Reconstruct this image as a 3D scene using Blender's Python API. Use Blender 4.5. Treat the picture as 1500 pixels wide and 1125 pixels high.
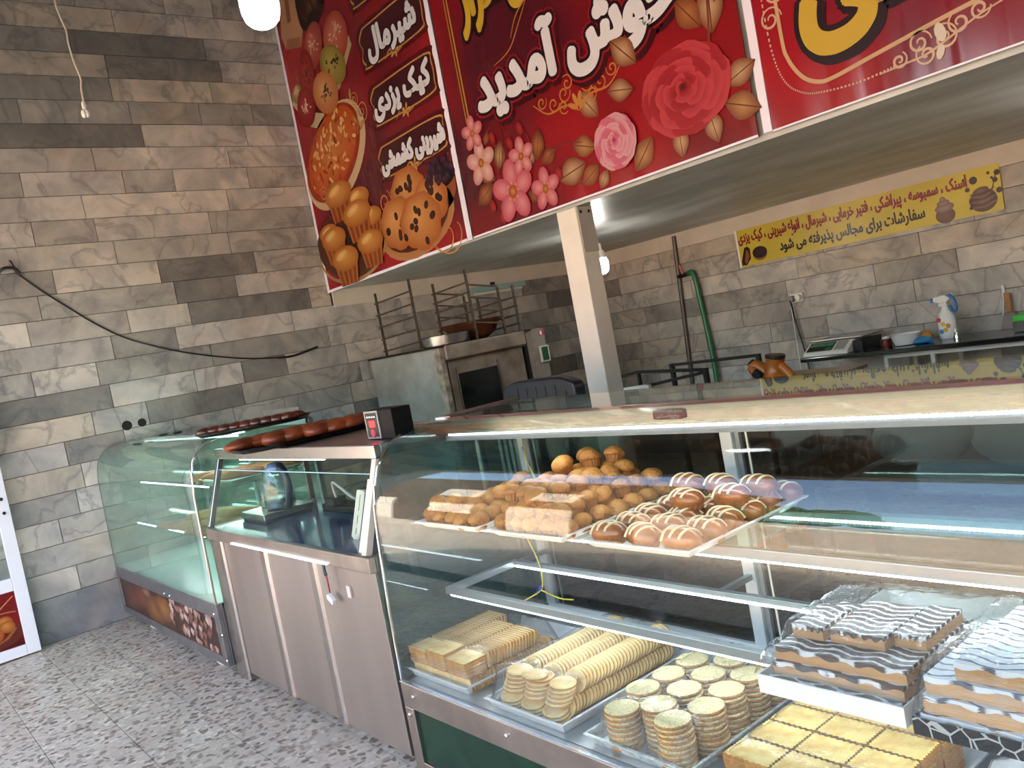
import bpy, bmesh, math, random
from mathutils import Vector, Matrix, Euler
for _o in list(bpy.data.objects): bpy.data.objects.remove(_o)
S = bpy.context.scene
COL = S.collection
rnd = random.Random(7)
PI = math.pi

def lin(h):
    h = h.lstrip('#')
    r = [int(h[i:i+2], 16)/255 for i in (0, 2, 4)]
    return tuple(c/12.92 if c <= .04045 else ((c+.055)/1.055)**2.4 for c in r) + (1,)

# ---------------------------------------------------------------- camera, world, sun, exposure
cam = bpy.data.cameras.new('camera'); cam.sensor_width = 36; cam.lens = 36*1244.05/1500
cam.clip_start = .02; cam.clip_end = 300
camo = bpy.data.objects.new('camera', cam); COL.objects.link(camo)
def cam_matrix(a, p, r, loc):
    f = Vector((math.cos(a)*math.cos(p), math.sin(a)*math.cos(p), math.sin(p)))
    rt = Vector((math.sin(a), -math.cos(a), 0)); up = rt.cross(f)
    r2 = rt*math.cos(r)+up*math.sin(r); u2 = -rt*math.sin(r)+up*math.cos(r)
    m = Matrix((r2, u2, -f)).transposed().to_4x4(); m.translation = Vector(loc); return m
camo.matrix_world = cam_matrix(math.radians(141.6643), math.radians(-3.3941), math.radians(-10.6985), (7.0437, 0, 1.6))
S.camera = camo
S.view_settings.view_transform = 'Standard'; S.view_settings.look = 'None'
S.view_settings.exposure = 2.66; S.view_settings.gamma = 1; S.view_settings.use_curve_mapping = False
try:
    S.cycles.use_denoising = True; S.cycles.max_bounces = 14; S.cycles.transparent_max_bounces = 40
    S.cycles.diffuse_bounces = 6; S.cycles.sample_clamp_indirect = 6; S.cycles.caustics_reflective = False
except Exception: pass
W = bpy.data.worlds.new('sky'); S.world = W; W.use_nodes = True
wn = W.node_tree.nodes; bg = wn['Background']
sk = wn.new('ShaderNodeTexSky'); sk.sky_type = 'NISHITA'; sk.sun_disc = False
sk.sun_elevation = math.radians(52); sk.sun_rotation = math.radians(20); sk.air_density = 1.2; sk.dust_density = 4.5
W.node_tree.links.new(sk.outputs[0], bg.inputs[0]); bg.inputs[1].default_value = .33
sun = bpy.data.lights.new('sun', 'SUN'); sun.energy = 3.0; sun.angle = .01; sun.color = (1, .95, .86)
suno = bpy.data.objects.new('sun', sun); COL.objects.link(suno)
suno.rotation_euler = (math.radians(-40), math.radians(8), 0)   # from behind the shop, high
suno.location = (5, 6, 20)

# ---------------------------------------------------------------- materials
def nodes(name):
    m = bpy.data.materials.new(name); m.use_nodes = True
    return m, m.node_tree.nodes, m.node_tree.links, m.node_tree.nodes['Principled BSDF']
def M(name, col, rough=.5, metal=0, spec=.5, var=0, scale=8, bump=0, bscale=None, coat=0, col2=None, detail=4, stretch=None):
    m, n, l, b = nodes(name)
    c = lin(col) if isinstance(col, str) else col
    b.inputs['Base Color'].default_value = c; b.inputs['Roughness'].default_value = rough
    b.inputs['Metallic'].default_value = metal; b.inputs['Specular IOR Level'].default_value = spec
    b.inputs['Coat Weight'].default_value = coat
    if var or col2 or bump:
        tc = n.new('ShaderNodeTexCoord'); mp = n.new('ShaderNodeMapping'); l.new(tc.outputs['Object'], mp.inputs[0])
        if stretch: mp.inputs['Scale'].default_value = stretch
        nt = n.new('ShaderNodeTexNoise'); nt.inputs['Scale'].default_value = scale; nt.inputs['Detail'].default_value = detail
        l.new(mp.outputs[0], nt.inputs['Vector'])
        if var or col2:
            r = n.new('ShaderNodeValToRGB'); r.color_ramp.elements[0].position = .35; r.color_ramp.elements[1].position = .65
            d = lin(col2) if col2 else tuple(x*(1-var) for x in c[:3])+(1,)
            r.color_ramp.elements[0].color = d; r.color_ramp.elements[1].color = c
            l.new(nt.outputs['Fac'], r.inputs[0]); l.new(r.outputs[0], b.inputs['Base Color'])
        if bump:
            n2 = n.new('ShaderNodeTexNoise'); n2.inputs['Scale'].default_value = bscale or scale*3; n2.inputs['Detail'].default_value = 3
            l.new(mp.outputs[0], n2.inputs['Vector'])
            bp = n.new('ShaderNodeBump'); bp.inputs['Strength'].default_value = bump; bp.inputs['Distance'].default_value = .01
            l.new(n2.outputs['Fac'], bp.inputs['Height']); l.new(bp.outputs[0], b.inputs['Normal'])
    return m
def emit(name, col, s, stripes=0):
    m = bpy.data.materials.new(name); m.use_nodes = True; n = m.node_tree.nodes; l = m.node_tree.links; n.clear()
    e = n.new('ShaderNodeEmission'); o = n.new('ShaderNodeOutputMaterial'); e.inputs[0].default_value = lin(col); e.inputs[1].default_value = s
    if stripes:
        tc = n.new('ShaderNodeTexCoord'); sx = n.new('ShaderNodeSeparateXYZ'); l.new(tc.outputs['Object'], sx.inputs[0])
        a = n.new('ShaderNodeMath'); a.operation = 'MULTIPLY'; a.inputs[1].default_value = stripes; l.new(sx.outputs[0], a.inputs[0])
        f = n.new('ShaderNodeMath'); f.operation = 'SINE'; l.new(a.outputs[0], f.inputs[0])
        g = n.new('ShaderNodeMapRange'); g.inputs[1].default_value = -1; g.inputs[2].default_value = 1; g.inputs[3].default_value = s*.25; g.inputs[4].default_value = s*1.4
        l.new(f.outputs[0], g.inputs[0]); l.new(g.outputs[0], e.inputs[1])
    l.new(e.outputs[0], o.inputs[0]); return m
def glass(name, tint, haze=0, hcol='#9fc9b8', refl=1.0, rough=.0, noise=0):
    m = bpy.data.materials.new(name); m.use_nodes = True; n = m.node_tree.nodes; l = m.node_tree.links; n.clear()
    o = n.new('ShaderNodeOutputMaterial'); t = n.new('ShaderNodeBsdfTransparent'); t.inputs[0].default_value = lin(tint)
    g = n.new('ShaderNodeBsdfGlossy'); g.inputs['Roughness'].default_value = rough
    lw = n.new('ShaderNodeLayerWeight'); lw.inputs[0].default_value = .5
    p = n.new('ShaderNodeMath'); p.operation = 'POWER'; p.inputs[1].default_value = 4.6; l.new(lw.outputs['Facing'], p.inputs[0])
    a = n.new('ShaderNodeMath'); a.operation = 'MULTIPLY_ADD'; a.inputs[1].default_value = .9*min(refl, 1); a.inputs[2].default_value = .045*refl; l.new(p.outputs[0], a.inputs[0])
    mx = n.new('ShaderNodeMixShader'); src = t
    if noise:
        tc = n.new('ShaderNodeTexCoord'); nt = n.new('ShaderNodeTexNoise'); nt.inputs['Scale'].default_value = noise; l.new(tc.outputs['Object'], nt.inputs[0])
        bp = n.new('ShaderNodeBump'); bp.inputs['Strength'].default_value = .5; bp.inputs['Distance'].default_value = .02
        l.new(nt.outputs[0], bp.inputs['Height']); l.new(bp.outputs[0], g.inputs['Normal'])
    if haze:
        d = n.new('ShaderNodeBsdfDiffuse'); d.inputs[0].default_value = lin(hcol)
        m2 = n.new('ShaderNodeMixShader'); m2.inputs[0].default_value = haze; l.new(t.outputs[0], m2.inputs[1]); l.new(d.outputs[0], m2.inputs[2]); src = m2
    l.new(a.outputs[0], mx.inputs[0]); l.new(src.outputs[0], mx.inputs[1]); l.new(g.outputs[0], mx.inputs[2]); l.new(mx.outputs[0], o.inputs[0])
    return m

def stone_mat(name, pal, dark=1.0):
    m, n, l, b = nodes(name)
    oi = n.new('ShaderNodeObjectInfo'); geo = n.new('ShaderNodeNewGeometry')
    off = n.new('ShaderNodeVectorMath'); off.operation = 'MULTIPLY_ADD'
    cb = n.new('ShaderNodeCombineXYZ'); 
    for i in range(3): l.new(oi.outputs['Random'], cb.inputs[i])
    off.inputs[1].default_value = (37, 53, 71); l.new(cb.outputs[0], off.inputs[0]); l.new(geo.outputs['Position'], off.inputs[2])
    r = n.new('ShaderNodeValToRGB'); cr = r.color_ramp; cr.interpolation = 'CONSTANT'
    while len(cr.elements) < len(pal): cr.elements.new(.5)
    for i, c in enumerate(pal): cr.elements[i].position = i/len(pal); cr.elements[i].color = lin(c)
    l.new(oi.outputs['Random'], r.inputs[0])
    n1 = n.new('ShaderNodeTexNoise'); n1.inputs['Scale'].default_value = 3.2; n1.inputs['Detail'].default_value = 7; n1.inputs['Roughness'].default_value = .62; n1.inputs['Distortion'].default_value = .5
    l.new(off.outputs[0], n1.inputs['Vector'])
    r1 = n.new('ShaderNodeValToRGB'); r1.color_ramp.elements[0].position = .33; r1.color_ramp.elements[0].color = (.52, .53, .55, 1); r1.color_ramp.elements[1].position = .68; r1.color_ramp.elements[1].color = (1.18, 1.14, 1.06, 1)
    l.new(n1.outputs['Fac'], r1.inputs[0])
    mu = n.new('ShaderNodeMix'); mu.data_type = 'RGBA'; mu.blend_type = 'MULTIPLY'; mu.inputs[0].default_value = .85
    l.new(r.outputs[0], mu.inputs[6]); l.new(r1.outputs[0], mu.inputs[7])
    n2 = n.new('ShaderNodeTexNoise'); n2.inputs['Scale'].default_value = 2.1; n2.inputs['Detail'].default_value = 5; n2.inputs['Distortion'].default_value = .7
    l.new(off.outputs[0], n2.inputs['Vector'])
    r2 = n.new('ShaderNodeValToRGB'); e = r2.color_ramp.elements; e[0].position = .470; e[0].color = (0, 0, 0, 1); e[1].position = .497; e[1].color = (1, 1, 1, 1)
    x = r2.color_ramp.elements.new(.525); x.color = (0, 0, 0, 1)
    l.new(n2.outputs['Fac'], r2.inputs[0])
    ms = n.new('ShaderNodeMath'); ms.operation = 'MULTIPLY'; ms.inputs[1].default_value = .38; l.new(r2.outputs[0], ms.inputs[0])
    mv = n.new('ShaderNodeMix'); mv.data_type = 'RGBA'; l.new(ms.outputs[0], mv.inputs[0]); l.new(mu.outputs[2], mv.inputs[6]); mv.inputs[7].default_value = lin('#4a4b4f')
    # warm stains
    n3 = n.new('ShaderNodeTexNoise'); n3.inputs['Scale'].default_value = 1.3; n3.inputs['Detail'].default_value = 3; l.new(off.outputs[0], n3.inputs['Vector'])
    r3 = n.new('ShaderNodeValToRGB'); r3.color_ramp.elements[0].position = .6; r3.color_ramp.elements[1].position = .72; r3.color_ramp.elements[1].color = (.38, .38, .38, 1)
    l.new(n3.outputs['Fac'], r3.inputs[0])
    mw = n.new('ShaderNodeMix'); mw.data_type = 'RGBA'; l.new(r3.outputs[0], mw.inputs[0]); l.new(mv.outputs[2], mw.inputs[6]); mw.inputs[7].default_value = lin('#b9a486')
    l.new(mw.outputs[2], b.inputs['Base Color']); b.inputs['Roughness'].default_value = .42; b.inputs['Specular IOR Level'].default_value = .35
    return m

m_stone = stone_mat('marble_strip', ['#aeaba7', '#bfbbb5', '#9c9a97', '#bdb5a9', '#a8a5a1', '#7c7b79', '#b7b4b1', '#93918e', '#c6c1ba', '#aaa7a3'])
m_stone2 = stone_mat('marble_strip_back', ['#b4b0a9', '#c6c0b8', '#a39e97', '#b8b0a4', '#bdb9b3', '#95928e'])
m_base = stone_mat('grey_base_stone', ['#85888b', '#8f9192'])
m_mortar = M('mortar', '#5d5347', .95, var=.4, scale=20)
m_plaster = M('white_plaster', '#cfc8bb', .8, var=.1, scale=4)
m_soffit = M('painted_soffit', '#bdbfba', .36, spec=.5, col2='#999b95', scale=1.6, bump=.25, bscale=3, stretch=(1, 3, 1))
m_ceil = M('high_ceiling', '#a09a92', .9)
m_steel = M('stainless', '#b8b4af', .27, 1, var=.12, scale=3, bump=.04, bscale=10, stretch=(1, 1, .3))
m_steel_d = M('dull_steel', '#a7a19b', .36, 1, var=.28, scale=5, bump=.12, bscale=26)
m_chrome = M('chrome', '#e2e2e0', .12, 1)
m_alu = M('white_aluminium', '#c9ced2', .35, .25, var=.06)
m_alu_g = M('grey_aluminium', '#8f989d', .35, .6)
m_black = M('black_plastic', '#141416', .35)
m_dark = M('dark_metal', '#2a2724', .55, .4, var=.4, scale=15)
m_white = M('white_plastic', '#e4e3df', .4)
m_offw = M('offwhite_plastic', '#d8d4c8', .45)
m_led = emit('led_strip', '#e6eefb', 4.0, stripes=520)
m_led2 = emit('led_tube', '#e2f4ff', 2.4)
m_bulb = emit('bulb_glow', '#f4f8fa', 4)
m_bulb2 = emit('bulb_glow_back', '#fbf6ee', 14)
m_fill_strip = emit('added_fill_strip', '#f2f4fa', 6)  # for added strips out of sight that brighten the goods
m_gfront = glass('clear_glass', '#f4f8f6', refl=.75)
m_gscreen = glass('screen_glass', '#eef5f2', refl=.35)
m_gteal = glass('teal_end_glass', '#b9d2d2', haze=.12, hcol='#5f8a90')
m_ggreen = glass('green_glass', '#e0eee7', haze=.08, hcol='#aec8bc')
m_gshelf = glass('shelf_glass', '#dcefe8', haze=.05, hcol='#a8d8cc')
m_gback = glass('back_glass', '#b4bcbd', refl=1.0)
m_film = glass('cling_film', '#f7f8f8', haze=.035, hcol='#dfe4ee', refl=.8, rough=.08, noise=30)
m_gclear = glass('kettle_glass', '#d3dfe0', haze=.10, hcol='#c3d0d4', refl=2.6)

# ---------------------------------------------------------------- builders
def wloc(o):
    v = Vector((0, 0, 0))
    while o is not None: v += o.location; o = o.parent
    return v
class B:
    def __init__(s): s.v = []; s.f = []
    def add(s, v, f):
        k = len(s.v); s.v += [tuple(p) for p in v]; s.f += [tuple(i+k for i in q) for q in f]; return s
    def box(s, x0, x1, y0, y1, z0, z1):
        return s.add([(x, y, z) for z in (z0, z1) for y in (y0, y1) for x in (x0, x1)],
                     [(0, 2, 3, 1), (4, 5, 7, 6), (0, 1, 5, 4), (2, 6, 7, 3), (0, 4, 6, 2), (1, 3, 7, 5)])
    def prism(s, pts, a, b, ax):           # pts: 2-D polygon; ax 'x': (y,z)  'y': (x,z)  'z': (x,y)
        n = len(pts)
        P = {'x': lambda p, t: (t, p[0], p[1]), 'y': lambda p, t: (p[0], t, p[1]), 'z': lambda p, t: (p[0], p[1], t)}[ax]
        v = [P(p, a) for p in pts]+[P(p, b) for p in pts]
        return s.add(v, [tuple(range(n))[::-1], tuple(range(n, 2*n))]+[(i, (i+1) % n, n+(i+1) % n, n+i) for i in range(n)])
    def sheet(s, prof, a, b, t):            # thick bent sheet: (y,z) profile extruded in x
        up = []
        for i, p in enumerate(prof):
            q = Vector(prof[min(i+1, len(prof)-1)])-Vector(prof[max(i-1, 0)]); q = Vector((-q.y, q.x)).normalized()*t
            up.append((p[0]+q.x, p[1]+q.y))
        k = len(prof)
        v = [(x, y, z) for x in (a, b) for (y, z) in list(prof)+up]
        f = []
        for i in range(k-1):
            f += [(i, i+1, 2*k+i+1, 2*k+i), (k+i+1, k+i, 3*k+i, 3*k+i+1), (i+1, i, k+i, k+i+1), (2*k+i, 2*k+i+1, 3*k+i+1, 3*k+i)]
        f += [(0, 2*k, 3*k, k), (k-1, 2*k-1, 4*k-1, 3*k-1)]
        return s.add(v, f)
    def tube(s, pts, r, n=8, closed=False):
        pts = [Vector(p) for p in pts]; k = len(pts); v = []; rr = r if isinstance(r, (list, tuple)) else [r]*k
        ref = Vector((.13, .21, .97))
        for i, p in enumerate(pts):
            a = pts[(i+1) % k] if (closed or i < k-1) else p; b = pts[i-1] if (closed or i > 0) else p
            d = (a-b).normalized(); u = d.cross(ref)
            if u.length < .05: u = d.cross(Vector((1, .1, 0)))
            u.normalize(); w = d.cross(u)
            v += [p+(u*math.cos(2*PI*j/n)+w*math.sin(2*PI*j/n))*rr[i] for j in range(n)]
        f = []
        for i in range(k if closed else k-1):
            for j in range(n):
                a = i*n; b = ((i+1) % k)*n; f.append((a+j, a+(j+1) % n, b+(j+1) % n, b+j))
        if not closed: f += [tuple(range(n))[::-1], tuple((k-1)*n+j for j in range(n))]
        return s.add(v, f)
    def cyl(s, p, q, r, n=16): return s.tube([p, q], r, n)
    def beam(s, p, q, w, h):
        p = Vector(p); q = Vector(q); d = (q-p).normalized(); u = d.cross(Vector((0, 0, 1)))
        if u.length < .05: u = Vector((1, 0, 0))
        u.normalize(); t = d.cross(u); v = []
        for c in (p, q): v += [c+u*a*w/2+t*b*h/2 for a, b in ((-1, -1), (1, -1), (1, 1), (-1, 1))]
        return s.add(v, [(3, 2, 1, 0), (4, 5, 6, 7)]+[(i, (i+1) % 4, 4+(i+1) % 4, 4+i) for i in range(4)])
    def lathe(s, prof, cx=0, cy=0, cz=0, n=20, sx=1, sy=1, wob=None):
        v = []; k = len(prof)
        for (r, z) in prof:
            for j in range(n):
                a = 2*PI*j/n; q = r*(wob(a, z) if wob else 1); v.append((cx+q*math.cos(a)*sx, cy+q*math.sin(a)*sy, cz+z))
        f = [(i*n+j, i*n+(j+1) % n, (i+1)*n+(j+1) % n, (i+1)*n+j) for i in range(k-1) for j in range(n)]
        f += [tuple(range(n))[::-1], tuple((k-1)*n+j for j in range(n))]
        return s.add(v, f)
    def ell(s, c, r, nu=16, nv=8, wob=0, z0=-1):
        pr = []
        for i in range(nv+1):
            t = -PI/2+PI*i/nv; z = max(math.sin(t), z0); pr.append((max(math.cos(t), .02), z))
        v = []
        for (q, z) in pr:
            for j in range(nu):
                a = 2*PI*j/nu; w = 1+wob*(rnd.random()-.5); v.append((c[0]+r[0]*q*math.cos(a)*w, c[1]+r[1]*q*math.sin(a)*w, c[2]+r[2]*z*w))
        n = nu; k = len(pr)
        f = [(i*n+j, i*n+(j+1) % n, (i+1)*n+(j+1) % n, (i+1)*n+j) for i in range(k-1) for j in range(n)]
        f += [tuple(range(n))[::-1], tuple((k-1)*n+j for j in range(n))]
        return s.add(v, f)
    def rot(s, m, k0=0):
        for i in range(k0, len(s.v)): s.v[i] = tuple(m @ Vector(s.v[i]))
        return s
    def build(s, name, mat, parent=None, smooth=0, bevel=0, seg=2, loc=None):
        off = wloc(parent) if parent is not None else Vector((0, 0, 0))
        o0 = Vector(loc) if loc is not None else Vector((0, 0, 0))
        me = bpy.data.meshes.new(name); me.from_pydata([tuple(Vector(p)-off-o0) for p in s.v], [], s.f); me.validate()
        bm = bmesh.new(); bm.from_mesh(me); bmesh.ops.recalc_face_normals(bm, faces=bm.faces); bm.to_mesh(me); bm.free()
        me.materials.append(mat)
        if smooth:
            me.shade_smooth()
            me.set_sharp_from_angle(angle=math.radians(smooth if smooth > 1 else 40))
        o = bpy.data.objects.new(name, me); COL.objects.link(o); o.location = o0
        if parent is not None: o.parent = parent
        if bevel:
            b = o.modifiers.new('edge', 'BEVEL'); b.width = bevel; b.segments = seg; b.limit_method = 'ANGLE'
        return o
def tag(o, label, cat, group=None, kind=None):
    o['label'] = label; o['category'] = cat
    if group: o['group'] = group
    if kind: o['kind'] = kind
    return o
def thing(name, label, cat, loc=(0, 0, 0), group=None):
    o = bpy.data.objects.new(name, None); COL.objects.link(o); o.location = loc; o.empty_display_size = .05
    return tag(o, label, cat, group)
def struct(o, label=None, cat=None):
    o['kind'] = 'structure'
    if label: o['label'] = label; o['category'] = cat
    return o
def dup(src, loc, rot=(0, 0, 0), label=None, parent=None, scale=None):
    c = src.copy(); COL.objects.link(c); c.parent = parent; c.location = loc; c.rotation_euler = rot
    if scale: c.scale = scale
    if label: c['label'] = label
    for ch in KIDS.get(src.name, ()):
        k = ch.copy(); COL.objects.link(k); k.parent = c
    return c
KIDS = {}
def reg(o): KIDS[o.name] = list(o.children); return o
def bez(pts, k=8):
    # smooth curve through points
    P = [Vector(p) for p in pts]; out = []
    for i in range(len(P)-1):
        a = P[max(i-1, 0)]; b = P[i]; c = P[i+1]; d = P[min(i+2, len(P)-1)]
        for j in range(k):
            t = j/k; out.append(.5*((2*b)+(c-a)*t+(2*a-5*b+4*c-d)*t*t+(3*b-a-3*c+d)*t**3))
    out.append(P[-1]); return out
# ---------------------------------------------------------------- room shell
YB, XR, YF, HC = 6.9, 9.6, -.55, 5.2
w = struct(B().box(-.25, -.016, YF, YB+.25, 0, HC).build('wall_left', m_mortar), 'wall of grey and beige marble strips behind the left display case', 'wall')
PITCH = .1827
unit = bpy.data.meshes.new('stone_strip'); 
_b = B().box(0, 1, 0, 1, 0, 1); unit.from_pydata(_b.v, [], _b.f)
_bm = bmesh.new(); _bm.from_mesh(unit); bmesh.ops.recalc_face_normals(_bm, faces=_bm.faces); _bm.to_mesh(unit); _bm.free()
def unit_mesh(mat):
    me = unit.copy(); me.materials.append(mat); return me
u_stone, u_stone2, u_base = unit_mesh(m_stone), unit_mesh(m_stone2), unit_mesh(m_base)
def strip(parent, me, x, y, z, sx, sy, sz):
    o = bpy.data.objects.new('stone_strip', me); COL.objects.link(o); o.parent = parent
    o.location = (x, y, z); o.scale = (sx, sy, sz); return o
def lengths(a, b, lo, hi):
    out = []; p = a
    while p < b-.02:
        q = min(p+rnd.uniform(lo, hi), b)
        if b-q < .15: q = b
        out.append((p, q)); p = q
    return out
g = .0025
def left_rows():
    rows = [(0.0, .324, u_base, .9, 1.6)]
    z = .324
    while z < HC-.05:
        rows.append((z, min(z+PITCH, HC), u_stone, .38, 1.15)); z += PITCH
    return rows
for z0, z1, me, lo, hi in left_rows():
    yend = YB if z1 < 2.16 else 3.68
    for a, b in lengths(YF+rnd.uniform(-.3, 0), yend, lo, hi):
        a = max(a, YF); d = rnd.uniform(-.0015, .0015)
        strip(w, me, -.016, a+g, z0+g, .016+d, b-a-2*g, z1-z0-2*g)
wb = struct(B().box(-.25, XR+.2, YB+.016, YB+.25, 0, 2.4).build('wall_back', m_mortar), 'back wall of pale marble strips behind the black worktop', 'wall')
z = .324-PITCH
while z < 2.12:
    z1 = min(z+PITCH, 2.13)
    for a, b in lengths(rnd.uniform(-.3, 0), 7.2, .55, 1.3):
        a = max(a, 0); d = rnd.uniform(-.0015, .0015)
        strip(wb, u_stone2, a+g, YB-d, z+g, b-a-2*g, .016+d, z1-z-2*g)
    z += PITCH
struct(B().box(-.003, .012, 3.7, YB, 2.13, 2.285).build('trim_1', m_plaster))
struct(B().box(.012, XR, YB-.012, YB+.016, 2.13, 2.285).build('trim_2', m_plaster))
struct(B().box(XR, XR+.2, YF, YB, 0, HC).build('wall_right', M('wall_right', '#8f8b84', .7, var=.2)))
# front: a wide shop opening with a lintel above it
f = B(); f.box(-.25, XR+.2, YF-.25, YF, 3.1, HC); f.box(8.9, XR+.2, YF-.25, YF, 0, 3.1); f.box(-.25, .0, YF-.25, YF, 0, 3.1)
struct(f.build('wall_front', m_plaster))
struct(B().box(-.25, XR+.2, YF-.25, 3.7, HC, HC+.2).build('ceiling', m_ceil))
mz = B(); mz.box(-.003, XR, 3.7, YB+.02, 2.285, 2.6); mz.box(-.003, XR, 3.7, 3.9, 2.6, HC)
struct(mz.build('ceiling_mezzanine', m_soffit))
# floor with terrazzo tiles
def terrazzo():
    m, n, l, b = nodes('terrazzo')
    geo = n.new('ShaderNodeNewGeometry'); oi = n.new('ShaderNodeObjectInfo')
    nd = n.new('ShaderNodeTexNoise'); nd.inputs['Scale'].default_value = 14; l.new(geo.outputs['Position'], nd.inputs['Vector'])
    ad = n.new('ShaderNodeVectorMath'); ad.operation = 'MULTIPLY_ADD'; ad.inputs[1].default_value = (.06,)*3; l.new(nd.outputs['Color'], ad.inputs[0]); l.new(geo.outputs['Position'], ad.inputs[2])
    v = n.new('ShaderNodeTexVoronoi'); v.inputs['Scale'].default_value = 34; v.inputs['Randomness'].default_value = 1; l.new(ad.outputs[0], v.inputs['Vector'])
    r = n.new('ShaderNodeValToRGB'); r.color_ramp.elements[0].position = .0; r.color_ramp.elements[0].color = lin('#6a5a4a')
    r.color_ramp.elements[1].position = .62; r.color_ramp.elements[1].color = lin('#cdbda6')
    for p, c in ((.20, '#8d7c69'), (.36, '#b3a48f'), (.48, '#c0b19b')):
        e = r.color_ramp.elements.new(p); e.color = lin(c)
    sc = n.new('ShaderNodeSeparateColor'); l.new(v.outputs['Color'], sc.inputs[0])
    rc = n.new('ShaderNodeValToRGB'); rc.color_ramp.interpolation = 'CONSTANT'; cs = ['#78675a', '#c6b6a2', '#a69584', '#d6c7b2', '#b7a795', '#8a7868', '#cbbba7', '#988675']
    while len(rc.color_ramp.elements) < len(cs): rc.color_ramp.elements.new(.5)
    for i, c in enumerate(cs): rc.color_ramp.elements[i].position = i/len(cs); rc.color_ramp.elements[i].color = lin(c)
    l.new(sc.outputs[0], rc.inputs[0])
    r.color_ramp.elements[0].position = .46; r.color_ramp.elements[0].color = (0, 0, 0, 1)
    while len(r.color_ramp.elements) > 2: r.color_ramp.elements.remove(r.color_ramp.elements[1])
    r.color_ramp.elements[1].position = .62; r.color_ramp.elements[1].color = (1, 1, 1, 1)
    l.new(v.outputs['Distance'], r.inputs[0])
    mb = n.new('ShaderNodeMix'); mb.data_type = 'RGBA'; l.new(r.outputs[0], mb.inputs[0]); l.new(rc.outputs[0], mb.inputs[6]); mb.inputs[7].default_value = lin('#c0b09c')
    nb = n.new('ShaderNodeTexNoise'); nb.inputs['Scale'].default_value = 1.5; nb.inputs['Detail'].default_value = 4; l.new(geo.outputs['Position'], nb.inputs['Vector'])
    rb = n.new('ShaderNodeValToRGB'); rb.color_ramp.elements[0].position = .3; rb.color_ramp.elements[0].color = (.78, .76, .75, 1); rb.color_ramp.elements[1].position = .7; rb.color_ramp.elements[1].color = (1, 1, 1, 1)
    l.new(nb.outputs['Fac'], rb.inputs[0])
    mu = n.new('ShaderNodeMix'); mu.data_type = 'RGBA'; mu.blend_type = 'MULTIPLY'; mu.inputs[0].default_value = 1
    l.new(mb.outputs[2], mu.inputs[6]); l.new(rb.outputs[0], mu.inputs[7]); l.new(mu.outputs[2], b.inputs['Base Color'])
    b.inputs['Roughness'].default_value = .36; b.inputs['Specular IOR Level'].default_value = .4
    return m
m_terr = terrazzo()
fl = struct(B().box(-.25, XR+.2, YF-.25, YB+.25, -.2, -.006).build('floor', m_mortar), 'speckled grey terrazzo tile floor', 'floor')
u_tile = unit_mesh(m_terr)
T = .333
for j in range(6):
    for i in range(14):
        x0 = i*T-.05*(j % 2); y0 = -.5+.0+j*T
        o = bpy.data.objects.new('floor_tile', u_tile); COL.objects.link(o); o.parent = fl
        xa = max(x0, .0); o.location = (xa+.0015, y0+.0015, -.006); o.scale = (x0+T-xa-.003, T-.003, .006+rnd.uniform(0, .0006))
ft = B(); ft.box(4.6, XR, -.5, 1.498, -.006, 0); ft.box(0, XR, 1.4995, YB, -.006, -.0002)
ft.build('terrazzo_slab', m_terr, fl)
# pillar
pl = struct(B().box(3.122, 3.296, 3.70, 3.838, 0, 2.285).build('pillar', M('pillar_paint', '#d6cfc2', .6, var=.1, scale=5), bevel=.006), 'off-white square pillar holding up the beam under the red banners', 'pillar')
B().box(3.296, 3.302, 3.712, 3.836, 2.0, 2.283).build('pillar_plate', M('plate', '#a9a49a', .6), pl)
for yy in (3.735, 3.805): B().ell((3.303, yy, 2.25), (.006, .011, .011), 8, 4).build('bolt', m_dark, pl)
# holes for pipes in the left wall
for yy, rr in ((1.743, .034), (1.856, .029)):
    k = B(); k.lathe([(rr*1.12, 0), (rr*1.12, .003), (rr*.86, .0035), (rr*.86, .001)], n=18); k.rot(Matrix.Rotation(PI/2, 4, 'Y')); k.v = [(x, y+yy, z+1.447) for x, y, z in k.v]
    k.build('pipe_hole', M('hole_dark', '#120d0a', .9), w)

# door leaf standing open against the left wall
d = struct(bpy.data.objects.new('door_1', None), 'white framed glass door with a red pastry poster, open against the left wall', 'door'); COL.objects.link(d); d.location = (.1, .84, 0)
m_door = M('door_white', '#d9dbe0', .4)
fr = B(); fr.box(.09, .135, .755, .84, .012, 2.2); fr.box(.09, .135, -.5, .755, .012, .085); fr.box(.09, .135, -.5, .755, .475, .565); fr.box(.09, .135, -.5, -.42, .085, 2.2); fr.box(.09, .135, -.42, .755, 2.1, 2.2)
fr.build('door_frame', m_door, d, bevel=.004)
B().box(.108, .114, -.42, .755, .565, 2.1).build('pane', m_gfront, d)
B().box(.1, .118, -.42, .755, .085, .475).build('panel', M('door_panel', '#7d1518', .4), d)
for zz in (1.02, 1.12): B().ell((.138, .80, zz), (.006, .012, .012), 10, 6).build('screw', m_dark, d)
B().box(.088, .093, .838, .846, .0, 2.2).build('edge_strip', m_dark, d)

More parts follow.
